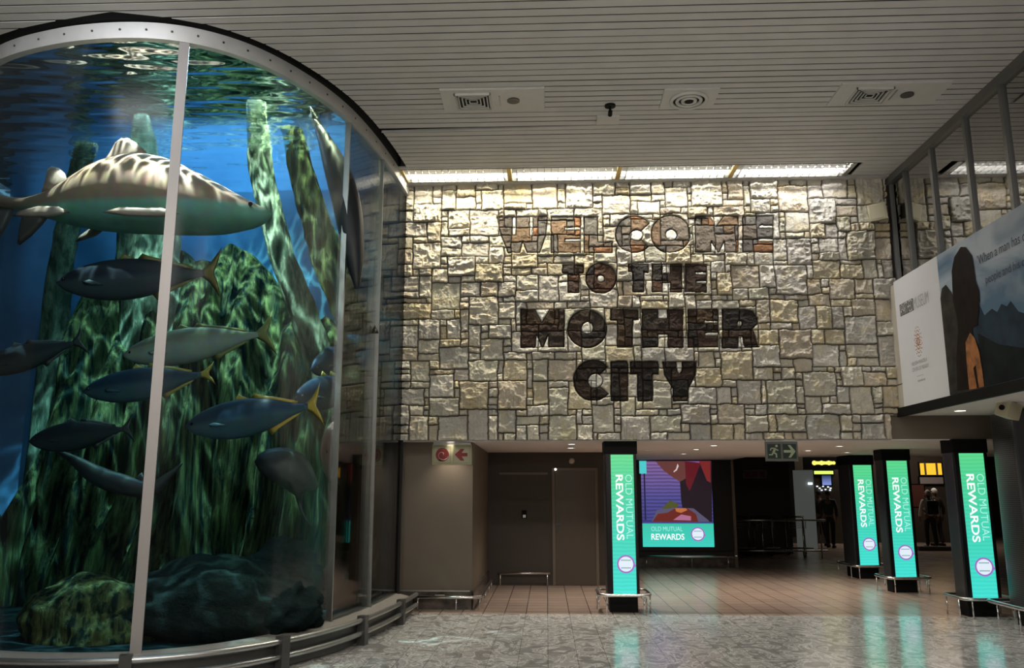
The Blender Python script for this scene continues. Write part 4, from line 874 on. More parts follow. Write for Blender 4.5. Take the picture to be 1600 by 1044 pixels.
g = MB(); xs = [-8.35 + (6.22) * i / 60 for i in range(61)]; zs = [0.2 + 8.4 * j / 50 for j in range(51)]
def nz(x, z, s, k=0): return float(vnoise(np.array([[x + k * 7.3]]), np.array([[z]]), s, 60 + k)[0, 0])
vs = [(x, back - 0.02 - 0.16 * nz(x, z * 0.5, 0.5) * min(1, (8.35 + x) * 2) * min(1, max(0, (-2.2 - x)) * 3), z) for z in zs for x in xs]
g.add(vs, [(j * 61 + i, j * 61 + i + 1, (j + 1) * 61 + i + 1, (j + 1) * 61 + i) for j in range(50) for i in range(60)]); g.build('back_wall', M['haze_wall'], aq, smooth=True)
g = MB(); ins = [(p.x, p.y) for p in offs(TC, -0.02)]
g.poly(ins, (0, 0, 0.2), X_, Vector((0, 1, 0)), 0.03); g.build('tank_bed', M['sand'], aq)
# guard rail round the foot of the tank
grt = world_thing('bumper_rail', 'double guard rail with dark posts curving round the foot of the aquarium', 'bumper rail', (-4.2, 7.1, 0))
RC = offs(TC, 0.27)
i0 = nearest(-7.5, 9.6)
for z, r in ((0.262, 0.028), (0.125, 0.028)):
    MB().tube([(p.x, p.y, z) for p in RC[i0:]], r, 10).build('rail_bar', M['alu'], grt, smooth=True)
g = MB(); ribbon(g, TC[i0:], 0.195, 0.215, 0.02, 0.22); g.build('back_plate', M['bumper'], grt, smooth=40)
def along(C, d):
    out = []; acc = 0; nxt = 0.95; 
    for a, b in zip(C, C[1:]):
        L_ = (b - a).length
        while acc + L_ >= nxt: f = (nxt - acc) / L_; out.append((a + (b - a) * f, (b - a).normalized())); nxt += d
        acc += L_
    return out
RV = list(reversed(RC[i0:]))
for p, t in [(a, b) for a, b in along(RV, 1.45)]:
    g = MB(); n = Vector((t.y, -t.x)); vs = []
    for z in (0, 0.31):
        for su, sn in ((-0.05, -0.05), (0.05, -0.05), (0.05, 0.045), (-0.05, 0.045)): q = p + t * su + n * sn; vs.append((q.x, q.y, z))
    g.add(vs, [(0, 1, 2, 3), (7, 6, 5, 4), (0, 4, 5, 1), (1, 5, 6, 2), (2, 6, 7, 3), (3, 7, 4, 0)]); g.build('post', M['bumper'], grt)

# ------------------------------------------------------------------ water
def water_mat():
    m = bpy.data.materials.new('tank water'); m.use_nodes = True; nt = m.node_tree; nt.nodes.remove(nt.nodes['Principled BSDF']); out = nt.nodes['Material Output']
    tr = nt.nodes.new('ShaderNodeBsdfTransparent'); nt.links.new(tr.outputs[0], out.inputs['Surface'])
    va = nt.nodes.new('ShaderNodeVolumeAbsorption'); va.inputs['Color'].default_value = (0.36, 0.74, 0.84, 1); va.inputs['Density'].default_value = 0.30
    nt.links.new(va.outputs[0], out.inputs['Volume']); return m
def surf_mat():
    m = bpy.data.materials.new('water surface'); m.use_nodes = True; nt = m.node_tree; nt.nodes.remove(nt.nodes['Principled BSDF']); out = nt.nodes['Material Output']
    tr = nt.nodes.new('ShaderNodeBsdfTransparent'); gl = nt.nodes.new('ShaderNodeBsdfGlossy'); gl.inputs['Roughness'].default_value = 0.04; gl.inputs[0].default_value = (0.9, 0.96, 1, 1)
    mx = nt.nodes.new('ShaderNodeMixShader'); mx.inputs[0].default_value = 0.8
    nt.links.new(tr.outputs[0], mx.inputs[1]); nt.links.new(gl.outputs[0], mx.inputs[2]); nt.links.new(mx.outputs[0], out.inputs[0]); return m
wt = MB(); ww = offs(TC, -0.05); ww = [p for p in ww if p.y < back - 0.2]
ww = [Vector((ww[0].x, back - 0.2))] + ww + [Vector((ww[-1].x, back - 0.2))]
wt.poly([(p.x, p.y) for p in ww], (0, 0, 0.24), X_, Vector((0, 1, 0)), 5.86)
wo = setp(wt.build('water', water_mat()), 'clear blue green water filling the aquarium', 'water', kind='stuff')
nx_, ny_ = 110, 170; vs = []; fs = []
xa, xb, ya, yb = -8.3, -2.05, 7.42, 11.9
def inside(x, y):
    l, r = None, None
    xs2 = [a.x + (b.x - a.x) * (y - a.y) / (b.y - a.y) for a, b in zip(TC, TC[1:]) if (a.y - y) * (b.y - y) <= 0 and a.y != b.y]
    return len(xs2) >= 1 and (min(xs2) if len(xs2) > 1 else -8.3) + 0.04 < x < max(xs2) - 0.03
for j in range(ny_ + 1):
    for i in range(nx_ + 1):
        x = xa + (xb - xa) * i / nx_; y = ya + (yb - ya) * j / ny_
        z = 6.135 + 0.007 * math.sin(9 * y + 1.2 * math.sin(1.3 * x)) + 0.006 * math.sin(19 * y + 3 * x) + 0.004 * math.sin(5 * x + 2.2 * y) + 0.003 * math.sin(37 * y - 6 * x)
        vs.append((x, y, z))
for j in range(ny_):
    for i in range(nx_):
        c = vs[j * (nx_ + 1) + i]; d = vs[(j + 1) * (nx_ + 1) + i + 1]
        if inside(c[0], c[1]) and inside(d[0], d[1]) and inside(c[0], d[1]) and inside(d[0], c[1]): a = j * (nx_ + 1) + i; fs.append((a, a + 1, a + nx_ + 2, a + nx_ + 1))
us = sorted({i for f in fs for i in f}); mp_ = {o: n for n, o in enumerate(us)}
g = MB(); g.add([vs[i] for i in us], [tuple(mp_[i] for i in f) for f in fs]); g.build('water_surface', surf_mat(), wo, smooth=True)

# ------------------------------------------------------------------ reef, rock spires, boulders
def rock_column(name, label, pts, radii, m, seed, flute=0.12):
    g = MB(); n = 28; pts = [Vector(p) for p in pts]; R = []; K = 26
    for k in range(K + 1):
        f = k / K * (len(pts) - 1); i = min(int(f), len(pts) - 2); u = f - i; p = pts[i].lerp(pts[i + 1], u); r = radii[i] + (radii[i + 1] - radii[i]) * u
        for q in range(n):
            a = 2 * PI * q / n; rr = r * (1 + flute * math.sin(a * 6 + seed) + 0.28 * (nz(a * 0.4 + seed, p.z, 0.35, seed % 5) - 0.5) + 0.15 * (nz(a * 1.3, p.z * 2.2 + seed, 0.2, seed % 3) - 0.5))
            R.append((p.x + rr * math.cos(a), p.y + rr * math.sin(a) * 0.7, p.z))
    fs = [(k * n + q, k * n + (q + 1) % n, (k + 1) * n + (q + 1) % n, (k + 1) * n + q) for k in range(K) for q in range(n)] + [tuple(range(n - 1, -1, -1)), tuple(K * n + q for q in range(n))]
    g.add(R, fs); o = g.build(name, m, smooth=True); return setp(origin_to(o, (pts[0].x, pts[0].y, pts[0].z)) or o, label, 'rock', 'algae covered rock spires in the aquarium')
def pY(u, v, Y): q = at(u, v, Y); return (q.x, Y, q.z)
rock_column('rock_spire', 'pale rock spire rising to the water surface above the shark tail', [pY(40, 1000, 11.5), pY(78, 600, 11.5), pY(95, 420, 11.2), pY(118, 300, 10.9), pY(135, 225, 10.6)], [0.22, 0.20, 0.17, 0.16, 0.15], M['kelp'], 3)
rock_column('rock_spire', 'pale pointed rock spire right behind the shark dorsal fin', [pY(240, 620, 11.5), pY(238, 420, 11.3), pY(225, 280, 11.1), pY(222, 180, 10.9)], [0.5, 0.42, 0.26, 0.09], M['kelp'], 5)
rock_column('rock_spire', 'bright leaning rock spire in front of the shark snout', [pY(540, 760, 11.3), pY(500, 560, 10.9), pY(440, 400, 10.6), pY(405, 250, 10.4), pY(400, 160, 10.4)], [0.26, 0.20, 0.17, 0.15, 0.13], M['kelp'], 8)
rock_column('rock_spire', 'dark leaning rock spire beside the thin glass seam', [pY(560, 520, 10.5), pY(520, 420, 10.5), pY(480, 300, 10.5), pY(455, 200, 10.5)], [0.22, 0.22, 0.18, 0.13], M['algae'], 12)
reef_top = [(-8.3, 1.2), (-7.2, 1.5), (-6.9, 2.6), (-6.6, 4.6), (-6.2, 4.7), (-5.9, 4.2), (-5.5, 4.9), (-4.9, 5.1), (-4.3, 5.0), (-3.9, 4.7), (-3.4, 4.3), (-3.0, 3.9), (-2.6, 3.6), (-2.2, 3.3)]
def topz(x):
    for (a, za), (b, zb) in zip(reef_top, reef_top[1:]):
        if a <= x <= b: return za + (zb - za) * (x - a) / (b - a)
    return 1.0
g = MB(); NXr, NZr = 110, 60; vs = []
for j in range(NZr + 1):
    for i in range(NXr + 1):
        x = -8.2 + 5.98 * i / NXr; T = topz(x) + 0.5 * (nz(x, 0, 0.25, 2) - 0.5); f = j / NZr; z = 0.2 + (T - 0.2) * min(1, f * 1.04)
        body = 0.85 * (1 - f ** 3) + 0.05; fl = abs(math.sin(x * 6.2 + 1.4 * nz(x, z * 0.3, 0.7, 3) * 3)); nb = nz(x * 1.5, z * 0.25, 0.3, 4)
        wall = min(1.0, max(0.0, (-2.2 - x) / 0.3)) * min(1.0, (x + 8.25) / 0.5)
        y = 11.72 - (body * (0.45 + 0.5 * fl + 0.5 * nb) + 0.16 * nz(x * 4, z * 0.6, 0.25, 1)) * (0.25 + 0.75 * wall)
        vs.append((x, y, z))
n1 = NXr + 1; g.add(vs, [(j * n1 + i, j * n1 + i + 1, (j + 1) * n1 + i + 1, (j + 1) * n1 + i) for j in range(NZr) for i in range(NXr)])
bk = [(x, 11.78, z) for x, y, z in vs[-n1:]] ; g.add(list(vs[-n1:]) + bk, [(i, i + 1, n1 + i + 1, n1 + i) for i in range(NXr)])
setp(g.build('reef', M['algae'], smooth=True), 'tall fluted green reef wall along the back of the aquarium', 'reef')
def boulder(name, label, c, r, m, seed, cat='rock', am=0.35):
    bm = bmesh.new(); bmesh.ops.create_icosphere(bm, subdivisions=5, radius=1); 
    for v in bm.verts:
        d = v.co.copy(); n = nz(d.x * 0.9 + seed, d.z * 0.9 + d.y * 0.6, 0.5, seed % 5) + 0.5 * nz(d.x * 2 + d.y, d.z * 2 - d.y, 0.35, 1) + 0.2 * nz(d.x * 5 + d.y * 4, d.z * 5, 0.3, 2)
        k = 1 + am * (n - 0.8); v.co = Vector((d.x * r[0] * k, d.y * r[1] * k, max(d.z * r[2] * k, -c[2] + 0.21)))
    me = bpy.data.meshes.new(name); bm.to_mesh(me); bm.free(); me.shade_smooth(); me.materials.append(m); o = bpy.data.objects.new(name, me); COL.objects.link(o); o.location = c
    return setp(o, label, cat)
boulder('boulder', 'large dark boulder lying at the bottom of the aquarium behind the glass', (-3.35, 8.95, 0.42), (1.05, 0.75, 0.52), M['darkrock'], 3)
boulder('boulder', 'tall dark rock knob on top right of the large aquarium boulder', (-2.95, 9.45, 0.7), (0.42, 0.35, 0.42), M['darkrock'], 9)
boulder('boulder', 'sunlit yellow green rock sloping at the lower left of the aquarium', (-4.55, 8.7, 0.28), (0.72, 0.62, 0.52), M['algae'], 6, am=0.3)
boulder('reflection', 'pale made-up coral clump at the right end of the aquarium', (-2.38, 11.35, 0.62), (0.12, 0.3, 0.55), algae('pale coral', (0.2, 0.24, 0.2), (0.6, 0.6, 0.5), (3, 3, 1), 4), 14, 'reflection', 0.9)  # clump made up for a whitish streak taken as a reflection

# ------------------------------------------------------------------ fish
def skin(name, back, belly, split=0.0, soft=0.03, rough=0.4):
    "countershaded skin: the animal's own dark back and pale belly, by local height"
    m = bpy.data.materials.new(name); m.use_nodes = True; nt = m.node_tree; b = nt.nodes['Principled BSDF']; b.inputs['Roughness'].default_value = rough + 0.12; b.inputs['Specular IOR Level'].default_value = 0.15
    tc = nt.nodes.new('ShaderNodeTexCoord'); s_ = nt.nodes.new('ShaderNodeSeparateXYZ'); mr = nt.nodes.new('ShaderNodeMapRange'); mr.inputs[1].default_value = split - soft; mr.inputs[2].default_value = split + soft
    n = nt.nodes.new('ShaderNodeTexNoise'); n.inputs['Scale'].default_value = 9; n.inputs['Detail'].default_value = 4
    mx = nt.nodes.new('ShaderNodeMix'); mx.data_type = 'RGBA'; mx.inputs[6].default_value = (*belly, 1); mx.inputs[7].default_value = (*back, 1)
    m2 = nt.nodes.new('ShaderNodeMix'); m2.data_type = 'RGBA'; m2.blend_type = 'MULTIPLY'; m2.inputs[0].default_value = 0.5
    L = nt.links; L.new(tc.outputs['Object'], s_.inputs[0]); L.new(s_.outputs[2], mr.inputs[0]); L.new(mr.outputs[0], mx.inputs[0]); L.new(tc.outputs['Object'], n.inputs[0]); L.new(mx.outputs[2], m2.inputs[6]); L.new(n.outputs['Color'], m2.inputs[7]); L.new(m2.outputs[2], b.inputs['Base Color']); return m
M['eye'] = mat('fish eye', (0.004, 0.004, 0.004), 0.1)
def loft(stn, top, bot, wid, n=18, bend=0.0):
    "closed body along +x: stations, upper and lower outline, half width"
    vs = []; fs = []; K = len(stn)
    for s_, t_, b_, w_ in zip(stn, top, bot, wid):
        c = (t_ + b_) / 2; h = (t_ - b_) / 2
        for q in range(n):
            a = 2 * PI * q / n; vs.append((s_, w_ * math.cos(a) + bend * math.sin(s_ * 2.6), c + h * math.sin(a)))
    for k in range(K - 1):
        for q in range(n): fs.append((k * n + q, k * n + (q + 1) % n, (k + 1) * n + (q + 1) % n, (k + 1) * n + q))
    fs += [tuple(range(n - 1, -1, -1)), tuple((K - 1) * n + q for q in range(n))]; return vs, fs
def interp(xs, ys, m=28):
    X = np.linspace(xs[0], xs[-1], m); 
    # smooth interpolation through the stations
    from bisect import bisect
    out = []
    for x in X:
        i = min(max(bisect(xs, x) - 1, 0), len(xs) - 2); t = (x - xs[i]) / (xs[i + 1] - xs[i])
        p0 = ys[max(i - 1, 0)]; p1 = ys[i]; p2 = ys[i + 1]; p3 = ys[min(i + 2, len(ys) - 1)]
        out.append(0.5 * (2 * p1 + (p2 - p0) * t + (2 * p0 - 5 * p1 + 4 * p2 - p3) * t * t + (3 * p1 - p0 - 3 * p2 + p3) * t ** 3))
    return list(X), out
def fin(pts, t=0.01, dy=0.0, tip=0.3):
    "fin blade: outline (x, z), thick at its centre and thin at its edge"
    n = len(pts); cx = sum(p[0] for p in pts) / n; cz = sum(p[1] for p in pts) / n
    vs = [(x, dy, z) for x, z in pts]; m_ = [(cx + (x - cx) * 0.6, cz + (z - cz) * 0.6) for x, z in pts]
    vs += [(x, dy + t, z) for x, z in m_] + [(x, dy - t, z) for x, z in m_]; fs = []
    for k in range(n):
        k2 = (k + 1) % n; fs += [(k, k2, n + k2, n + k), (k2, k, 2 * n + k, 2 * n + k2)]
    fs += [tuple(n + k for k in range(n)), tuple(2 * n + k for k in range(n - 1, -1, -1))]; return vs, fs
def frame(nose, tail, up=(0, 0, 1)):
    nose = Vector(nose); tail = Vector(tail); x = (tail - nose); L = x.length; x.normalize(); y = Vector(up).cross(x).normalized(); z = x.cross(y)
    return Matrix(((x.x, y.x, z.x, nose.x), (x.y, y.y, z.y, nose.y), (x.z, y.z, z.z, nose.z), (0, 0, 0, 1))), L
def child(mbvf, name, m, par, smooth=True):
    g = MB(); g.add(*mbvf); o = g.build(name, m, smooth=smooth); o.parent = par; return o
def yellowtail(label, nose, tail, mats, deep=1.0, bend=0.03, group='long yellow finned fish in the aquarium', cat='fish', tailw=1.0, kind='yellowtail_fish', pale=False):
    mtx, L = frame(nose, tail); body_m, fin_m = mats
    bend = bend + 1e-6; xs = [0, .02, .06, .12, .20, .30, .42, .54, .66, .76, .84, .90]
    hh = [.004, .022, .046, .068, .088, .102, .106, .096, .072, .044, .024, .016]
    tp = [h * 0.98 * deep for h in hh]; bt = [-h * 1.06 * deep for h in hh]; wd = [h * 0.62 for h in hh]
    X, T = interp(xs, tp); _, Bq = interp(xs, bt); _, Wq = interp(xs, wd)
    sc = lambda vf: ([(a * L, (b + 0) * L, c * L) for a, b, c in vf[0]], vf[1])
    g = MB(); g.add(*sc(loft(X, T, Bq, Wq, bend=bend))); o = g.build(kind, body_m, smooth=True); o.matrix_world = mtx
    setp(o, label, cat, group)
    def fz(pts, nm, mm=None, t=0.006, dy=None):
        vf = fin(pts, t); dyx = [(a, b + bend * math.sin(a * 2.6) + (dy or 0), c) for a, b, c in vf[0]]; return child(sc((dyx, vf[1])), nm, mm or fin_m, o)
    w = tailw
    fz([(.875, .016), (.93, .055 * w), (.985, .125 * w), (1.0, .150 * w), (.985, .09 * w), (.958, .02), (.955, 0), (.958, -.02), (.99, -.09 * w), (1.005, -.155 * w), (.985, -.125 * w), (.93, -.055 * w), (.875, -.016)], 'tail_fin', t=0.007)
    fz([(.36, .098 * deep), (.40, .135 * deep), (.43, .118 * deep), (.47, .102 * deep), (.42, .088 * deep)], 'dorsal_fin')
    fz([(.48, .096 * deep), (.51, .128 * deep), (.56, .108 * deep), (.70, .075 * deep), (.83, .038 * deep), (.82, .02), (.66, .06 * deep)], 'dorsal_fin')
    fz([(.58, -.085 * deep), (.62, -.125 * deep), (.66, -.098 * deep), (.76, -.062 * deep), (.84, -.03 * deep), (.82, -.015), (.66, -.06 * deep)], 'anal_fin')
    for s_ in (1, -1):
        fz([(.20, -.02), (.24, -.012), (.31, -.035), (.33, -.05), (.26, -.045), (.21, -.035)], 'pectoral_fin', body_m, 0.004, dy=s_ * 0.062 * (1 if deep < 1.3 else 1.0))
        g = MB(); bm = bmesh.new(); bmesh.ops.create_uvsphere(bm, u_segments=12, v_segments=8, radius=0.011 * L)
        g.add([(v.co.x + 0.062 * L, v.co.y + s_ * 0.026 * L, v.co.z + 0.008 * L) for v in bm.verts], [[q.index for q in f.verts] for f in bm.faces]); bm.free()
        e = g.build('eye', M['eye'], smooth=True); e.parent = o
    return o
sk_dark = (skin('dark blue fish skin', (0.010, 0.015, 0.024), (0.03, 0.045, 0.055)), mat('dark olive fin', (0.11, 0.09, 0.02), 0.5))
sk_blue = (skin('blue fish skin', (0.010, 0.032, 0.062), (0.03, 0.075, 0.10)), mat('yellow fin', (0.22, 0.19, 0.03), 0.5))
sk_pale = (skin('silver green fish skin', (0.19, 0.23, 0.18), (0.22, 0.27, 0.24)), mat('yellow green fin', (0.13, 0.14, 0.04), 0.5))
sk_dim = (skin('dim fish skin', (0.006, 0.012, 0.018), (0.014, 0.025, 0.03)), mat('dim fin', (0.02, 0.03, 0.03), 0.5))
Q = lambda u, v, Y: Vector(pY(u, v, Y))
yellowtail('dark long fish with yellow tail swimming just under the shark, topmost of the shoal', Q(88, 441, 8.5), Q(344, 424, 8.3), sk_dark, 1.12, 0.02)
yellowtail('pale silver green fish with light stripes at mid height behind the silver mullion', Q(192, 556, 9.0), Q(430, 520, 9.0), sk_pale, 1.08, -0.03)
yellowtail('blue fish directly below the pale striped fish, crossing the silver mullion', Q(130, 612, 8.7), Q(334, 582, 8.5), sk_blue, 1.1, 0.02, tailw=0.55)
yellowtail('largest blue fish with yellow tail, right of the mullion above the round ray', Q(290, 667, 8.5), Q(502, 631, 8.3), sk_blue, 1.25, 0.02)
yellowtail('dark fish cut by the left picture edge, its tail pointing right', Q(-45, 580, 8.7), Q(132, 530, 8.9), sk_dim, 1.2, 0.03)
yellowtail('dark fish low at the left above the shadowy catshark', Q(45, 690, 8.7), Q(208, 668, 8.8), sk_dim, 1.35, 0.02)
yellowtail('blue fish passing behind the thin glass seam, beside the yellow tail of the largest one', Q(460, 622, 9.3), Q(575, 600, 10.6), sk_blue, 1.3, 0.02)
yellowtail('upper blue fish behind the thin glass seam, partly hidden', Q(486, 578, 10.1), Q(572, 540, 11.3), sk_blue, 1.3, 0.02)
brown = (skin('brown fish skin', (0.11, 0.065, 0.06), (0.13, 0.08, 0.075)), mat('brown fin', (0.05, 0.035, 0.03), 0.5))
yellowtail('deep bodied brown fish crossing the thin glass seam near mid height', Q(500, 708, 9.3), Q(566, 696, 10.75), brown, 2.3, 0.0, group='stout brown fish near the glass seams', tailw=1.2, kind='brown_fish')
yellowtail('stout brown fish low beside the seam above the boulder', Q(492, 930, 9.35), Q(548, 880, 10.4), brown, 1.8, 0.0, group='stout brown fish near the glass seams', tailw=1.3, kind='brown_fish')
# the big shark
YS = 8.7
mtx, LS = frame(Q(425, 335, YS - 0.25), Q(-60, 335, YS + 0.35))
hx = lambda px: (425 - px) / 485.0; hz = lambda py: (335 - py) / 485.0 * (0.89 if py < 335 else 0.95)
tpx = [(425, 333), (418, 327), (395, 315), (350, 291), (300, 264), (255, 245), (215, 240), (165, 252), (125, 277), (90, 298), (45, 309), (0, 302), (-40, 290), (-60, 284)]
btx = [(425, 337), (418, 345), (395, 354), (350, 362), (300, 364), (255, 363), (215, 362), (165, 358), (125, 352), (90, 343), (45, 331), (0, 322), (-40, 304), (-60, 288)]
wds = [.004, .022, .055, .088, .106, .112, .11, .098, .076, .055, .034, .022, .014, .006]
xs = [hx(a) for a, _ in tpx]; X, T = interp(xs, [hz(b) for _, b in tpx], 44); _, Bq = interp(xs, [hz(b) for _, b in btx], 44); _, Wq = interp(xs, wds, 44)
S = lambda vf: ([(a * LS, b * LS, c * LS) for a, b, c in vf[0]], vf[1])
g = MB(); g.add(*S(loft(X, T, Bq, Wq, n=28))); sh = g.build('shark', skin('shark skin', (0.27, 0.19, 0.14), (0.16, 0.36, 0.29), 0.012 * LS, 0.008 * LS, 0.45), smooth=True); sh.matrix_world = mtx
setp(sh, 'large brown shark with pale green belly swimming right near the top of the tank', 'shark')
sfin = mat('shark fin', (0.20, 0.15, 0.12), 0.5, noise=0.2); sdark = mat('shark dark fin', (0.045, 0.04, 0.038), 0.5)
hzf = lambda py: (335 - py) / 485.0
SF = lambda pts, nm, m, t=0.012, dy=0.0: child(S(([(a, b + dy, c) for a, b, c in fin([(hx(a), hzf(b)) for a, b in pts], t)[0]], fin(pts)[1])), nm, m, sh)
SF([(225, 245), (205, 230), (192, 223), (182, 222), (173, 229), (163, 250), (150, 268), (190, 262)], 'dorsal_fin', sfin)
SF([(108, 290), (100, 275), (88, 266), (76, 263), (70, 268), (69, 285), (66, 304), (90, 304)], 'dorsal_fin', sfin)
SF([(86, 338), (78, 350), (62, 368), (46, 381), (41, 377), (40, 350), (42, 328), (65, 325)], 'anal_fin', sdark)
SF([(28, 324), (22, 345), (8, 374), (0, 379), (-4, 360), (-6, 322)], 'tail_lobe', sdark)
SF([(-30, 300), (-50, 270), (-90, 225), (-105, 220), (-90, 262), (-66, 300)], 'tail_lobe', sfin)
for s_ in (1, -1):
    vf = fin([(hx(a), hz(b)) for a, b in [(150, 345), (135, 338), (112, 340), (90, 350), (82, 359), (100, 358), (130, 354)]], 0.006)
    child(S(([(a, b * 1 - s_ * (0.075 + (a - hx(150)) * 0.35), c) for a, b, c in vf[0]], vf[1])), 'pelvic_fin', sfin, sh)
    vf = fin([(hx(320), hz(350)), (hx(300), hz(345)), (hx(255), hz(352)), (hx(238), hz(362)), (hx(262), hz(363)), (hx(300), hz(358))], 0.006)
    if s_ < 0: child(S(([(a, b + 0.09 + (a - hx(320)) * 0.5, c) for a, b, c in vf[0]], vf[1])), 'pectoral_fin', sfin, sh)
    bm = bmesh.new(); bmesh.ops.create_uvsphere(bm, u_segments=12, v_segments=8, radius=0.006 * LS)
    g = MB(); g.add([(v.co.x + hx(404) * LS, v.co.y + s_ * 0.043 * LS, v.co.z + hz(327) * LS) for v in bm.verts], [[q.index for q in f.verts] for f in bm.faces]); bm.free(); e = g.build('eye', M['eye'], smooth=True); e.parent = sh
g = MB(); g.tube([(hx(a) * LS, 0.001 - w_ * LS, hz(b) * LS) for a, b, w_ in ((417, 341, .012), (408, 339, .034), (396, 338, .050), (384, 341, .062))], 0.0035 * LS, 6); child((g.v, g.f), 'mouth', sdark, sh)
for q in range(5):
    a = 352 - q * 9; g = MB(); wv = np.interp(hx(a), X, Wq); g.tube([(hx(a + 2) * LS, -wv * 0.93 * LS, hz(306) * LS), (hx(a) * LS, -wv * 1.0 * LS, hz(318) * LS), (hx(a) * LS, -wv * 0.99 * LS, hz(330) * LS)], 0.0022 * LS, 6); child((g.v, g.f), 'gill_slit', sdark, sh)
# slender sharks
def slender(kind, label, pts, radii, m, finspec, cat):
    pts = [Vector(p) for p in pts]; c0 = sum(pts, Vector()) / len(pts); K = 24; P_ = []; R_ = []
    xs = list(range(len(pts)))
    for a in range(3): P_.append(interp(xs, [(p - c0)[a] for p in pts], K)[1])
    R_ = [max(0.004, r) for r in interp(xs, radii, K)[1]]
    g = MB(); g.tube(list(zip(*P_)), R_, 14); o = g.build(kind, m, smooth=True); o.location = c0; setp(o, label, cat)
    for nm, pl, Y in finspec:
        q = [Vector(pY(u, v, Y)) - c0 for u, v in pl]; g = MB(); n = len(q); cc = sum(q, Vector()) / n; d = Vector((0, 0.02, 0))
        vs = list(q) + [cc + (p - cc) * 0.6 + d for p in q] + [cc + (p - cc) * 0.6 - d for p in q]; fs = []
        for k in range(n): k2 = (k + 1) % n; fs += [(k, k2, n + k2, n + k), (k2, k, 2 * n + k, 2 * n + k2)]
        fs += [tuple(n + k for k in range(n)), tuple(2 * n + k for k in range(n - 1, -1, -1))]; g.add(vs, fs); f_ = g.build(nm, m, smooth=True); f_.parent = o
    return o
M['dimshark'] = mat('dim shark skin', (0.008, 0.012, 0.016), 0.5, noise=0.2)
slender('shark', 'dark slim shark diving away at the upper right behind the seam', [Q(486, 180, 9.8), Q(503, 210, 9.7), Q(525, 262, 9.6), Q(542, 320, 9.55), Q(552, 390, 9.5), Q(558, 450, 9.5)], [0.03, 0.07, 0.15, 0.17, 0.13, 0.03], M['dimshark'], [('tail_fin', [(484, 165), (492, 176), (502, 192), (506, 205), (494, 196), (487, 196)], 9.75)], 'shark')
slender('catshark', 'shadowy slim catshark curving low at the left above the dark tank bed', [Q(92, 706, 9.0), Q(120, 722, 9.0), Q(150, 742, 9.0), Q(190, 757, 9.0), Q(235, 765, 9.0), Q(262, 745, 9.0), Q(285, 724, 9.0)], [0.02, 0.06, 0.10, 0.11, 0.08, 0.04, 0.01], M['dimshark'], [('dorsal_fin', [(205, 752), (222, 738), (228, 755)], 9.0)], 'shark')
# round ray, an inflated disc
ol = [(397, 722), (404, 710), (418, 702), (436, 699), (452, 700), (470, 708), (484, 722), (493, 742), (499, 760), (492, 766), (482, 766), (474, 776), (468, 789), (463, 776), (448, 766), (425, 752), (406, 738)]
q = [Vector(pY(u, v, 9.0 + (u - 397) * 0.002)) for u, v in ol]; cc = sum(q, Vector()) / len(q); g = MB(); n = len(q); vs = [p - cc for p in q]; fs = []
rings = [(0.85, 0.05), (0.6, 0.09), (0.3, 0.11)]
for sg in (1, -1):
    prev = list(range(n))
    for kf, th in rings:
        st_ = len(vs); vs += [(p - cc) * kf + Vector((0, -sg * th, 0)) for p in q]; cur = list(range(st_, st_ + n))
        for k in range(n): fs.append((prev[k], prev[(k + 1) % n], cur[(k + 1) % n], cur[k]))
        prev = cur
    fs.append(tuple(prev))
g.add(vs, fs); ry = g.build('stingray', M['dimshark'], smooth=True); ry.location = cc; setp(ry, 'dark rounded stingray seen from below in the lower middle of the tank', 'ray')
g = MB(); g.tube([Vector(pY(u, v, 9.12)) - cc for u, v in ((466, 780), (470, 795), (478, 812), (490, 826))], [0.025, 0.016, 0.01, 0.004], 8); tl = g.build('tail', M['dimshark'], smooth=True); tl.parent = ry

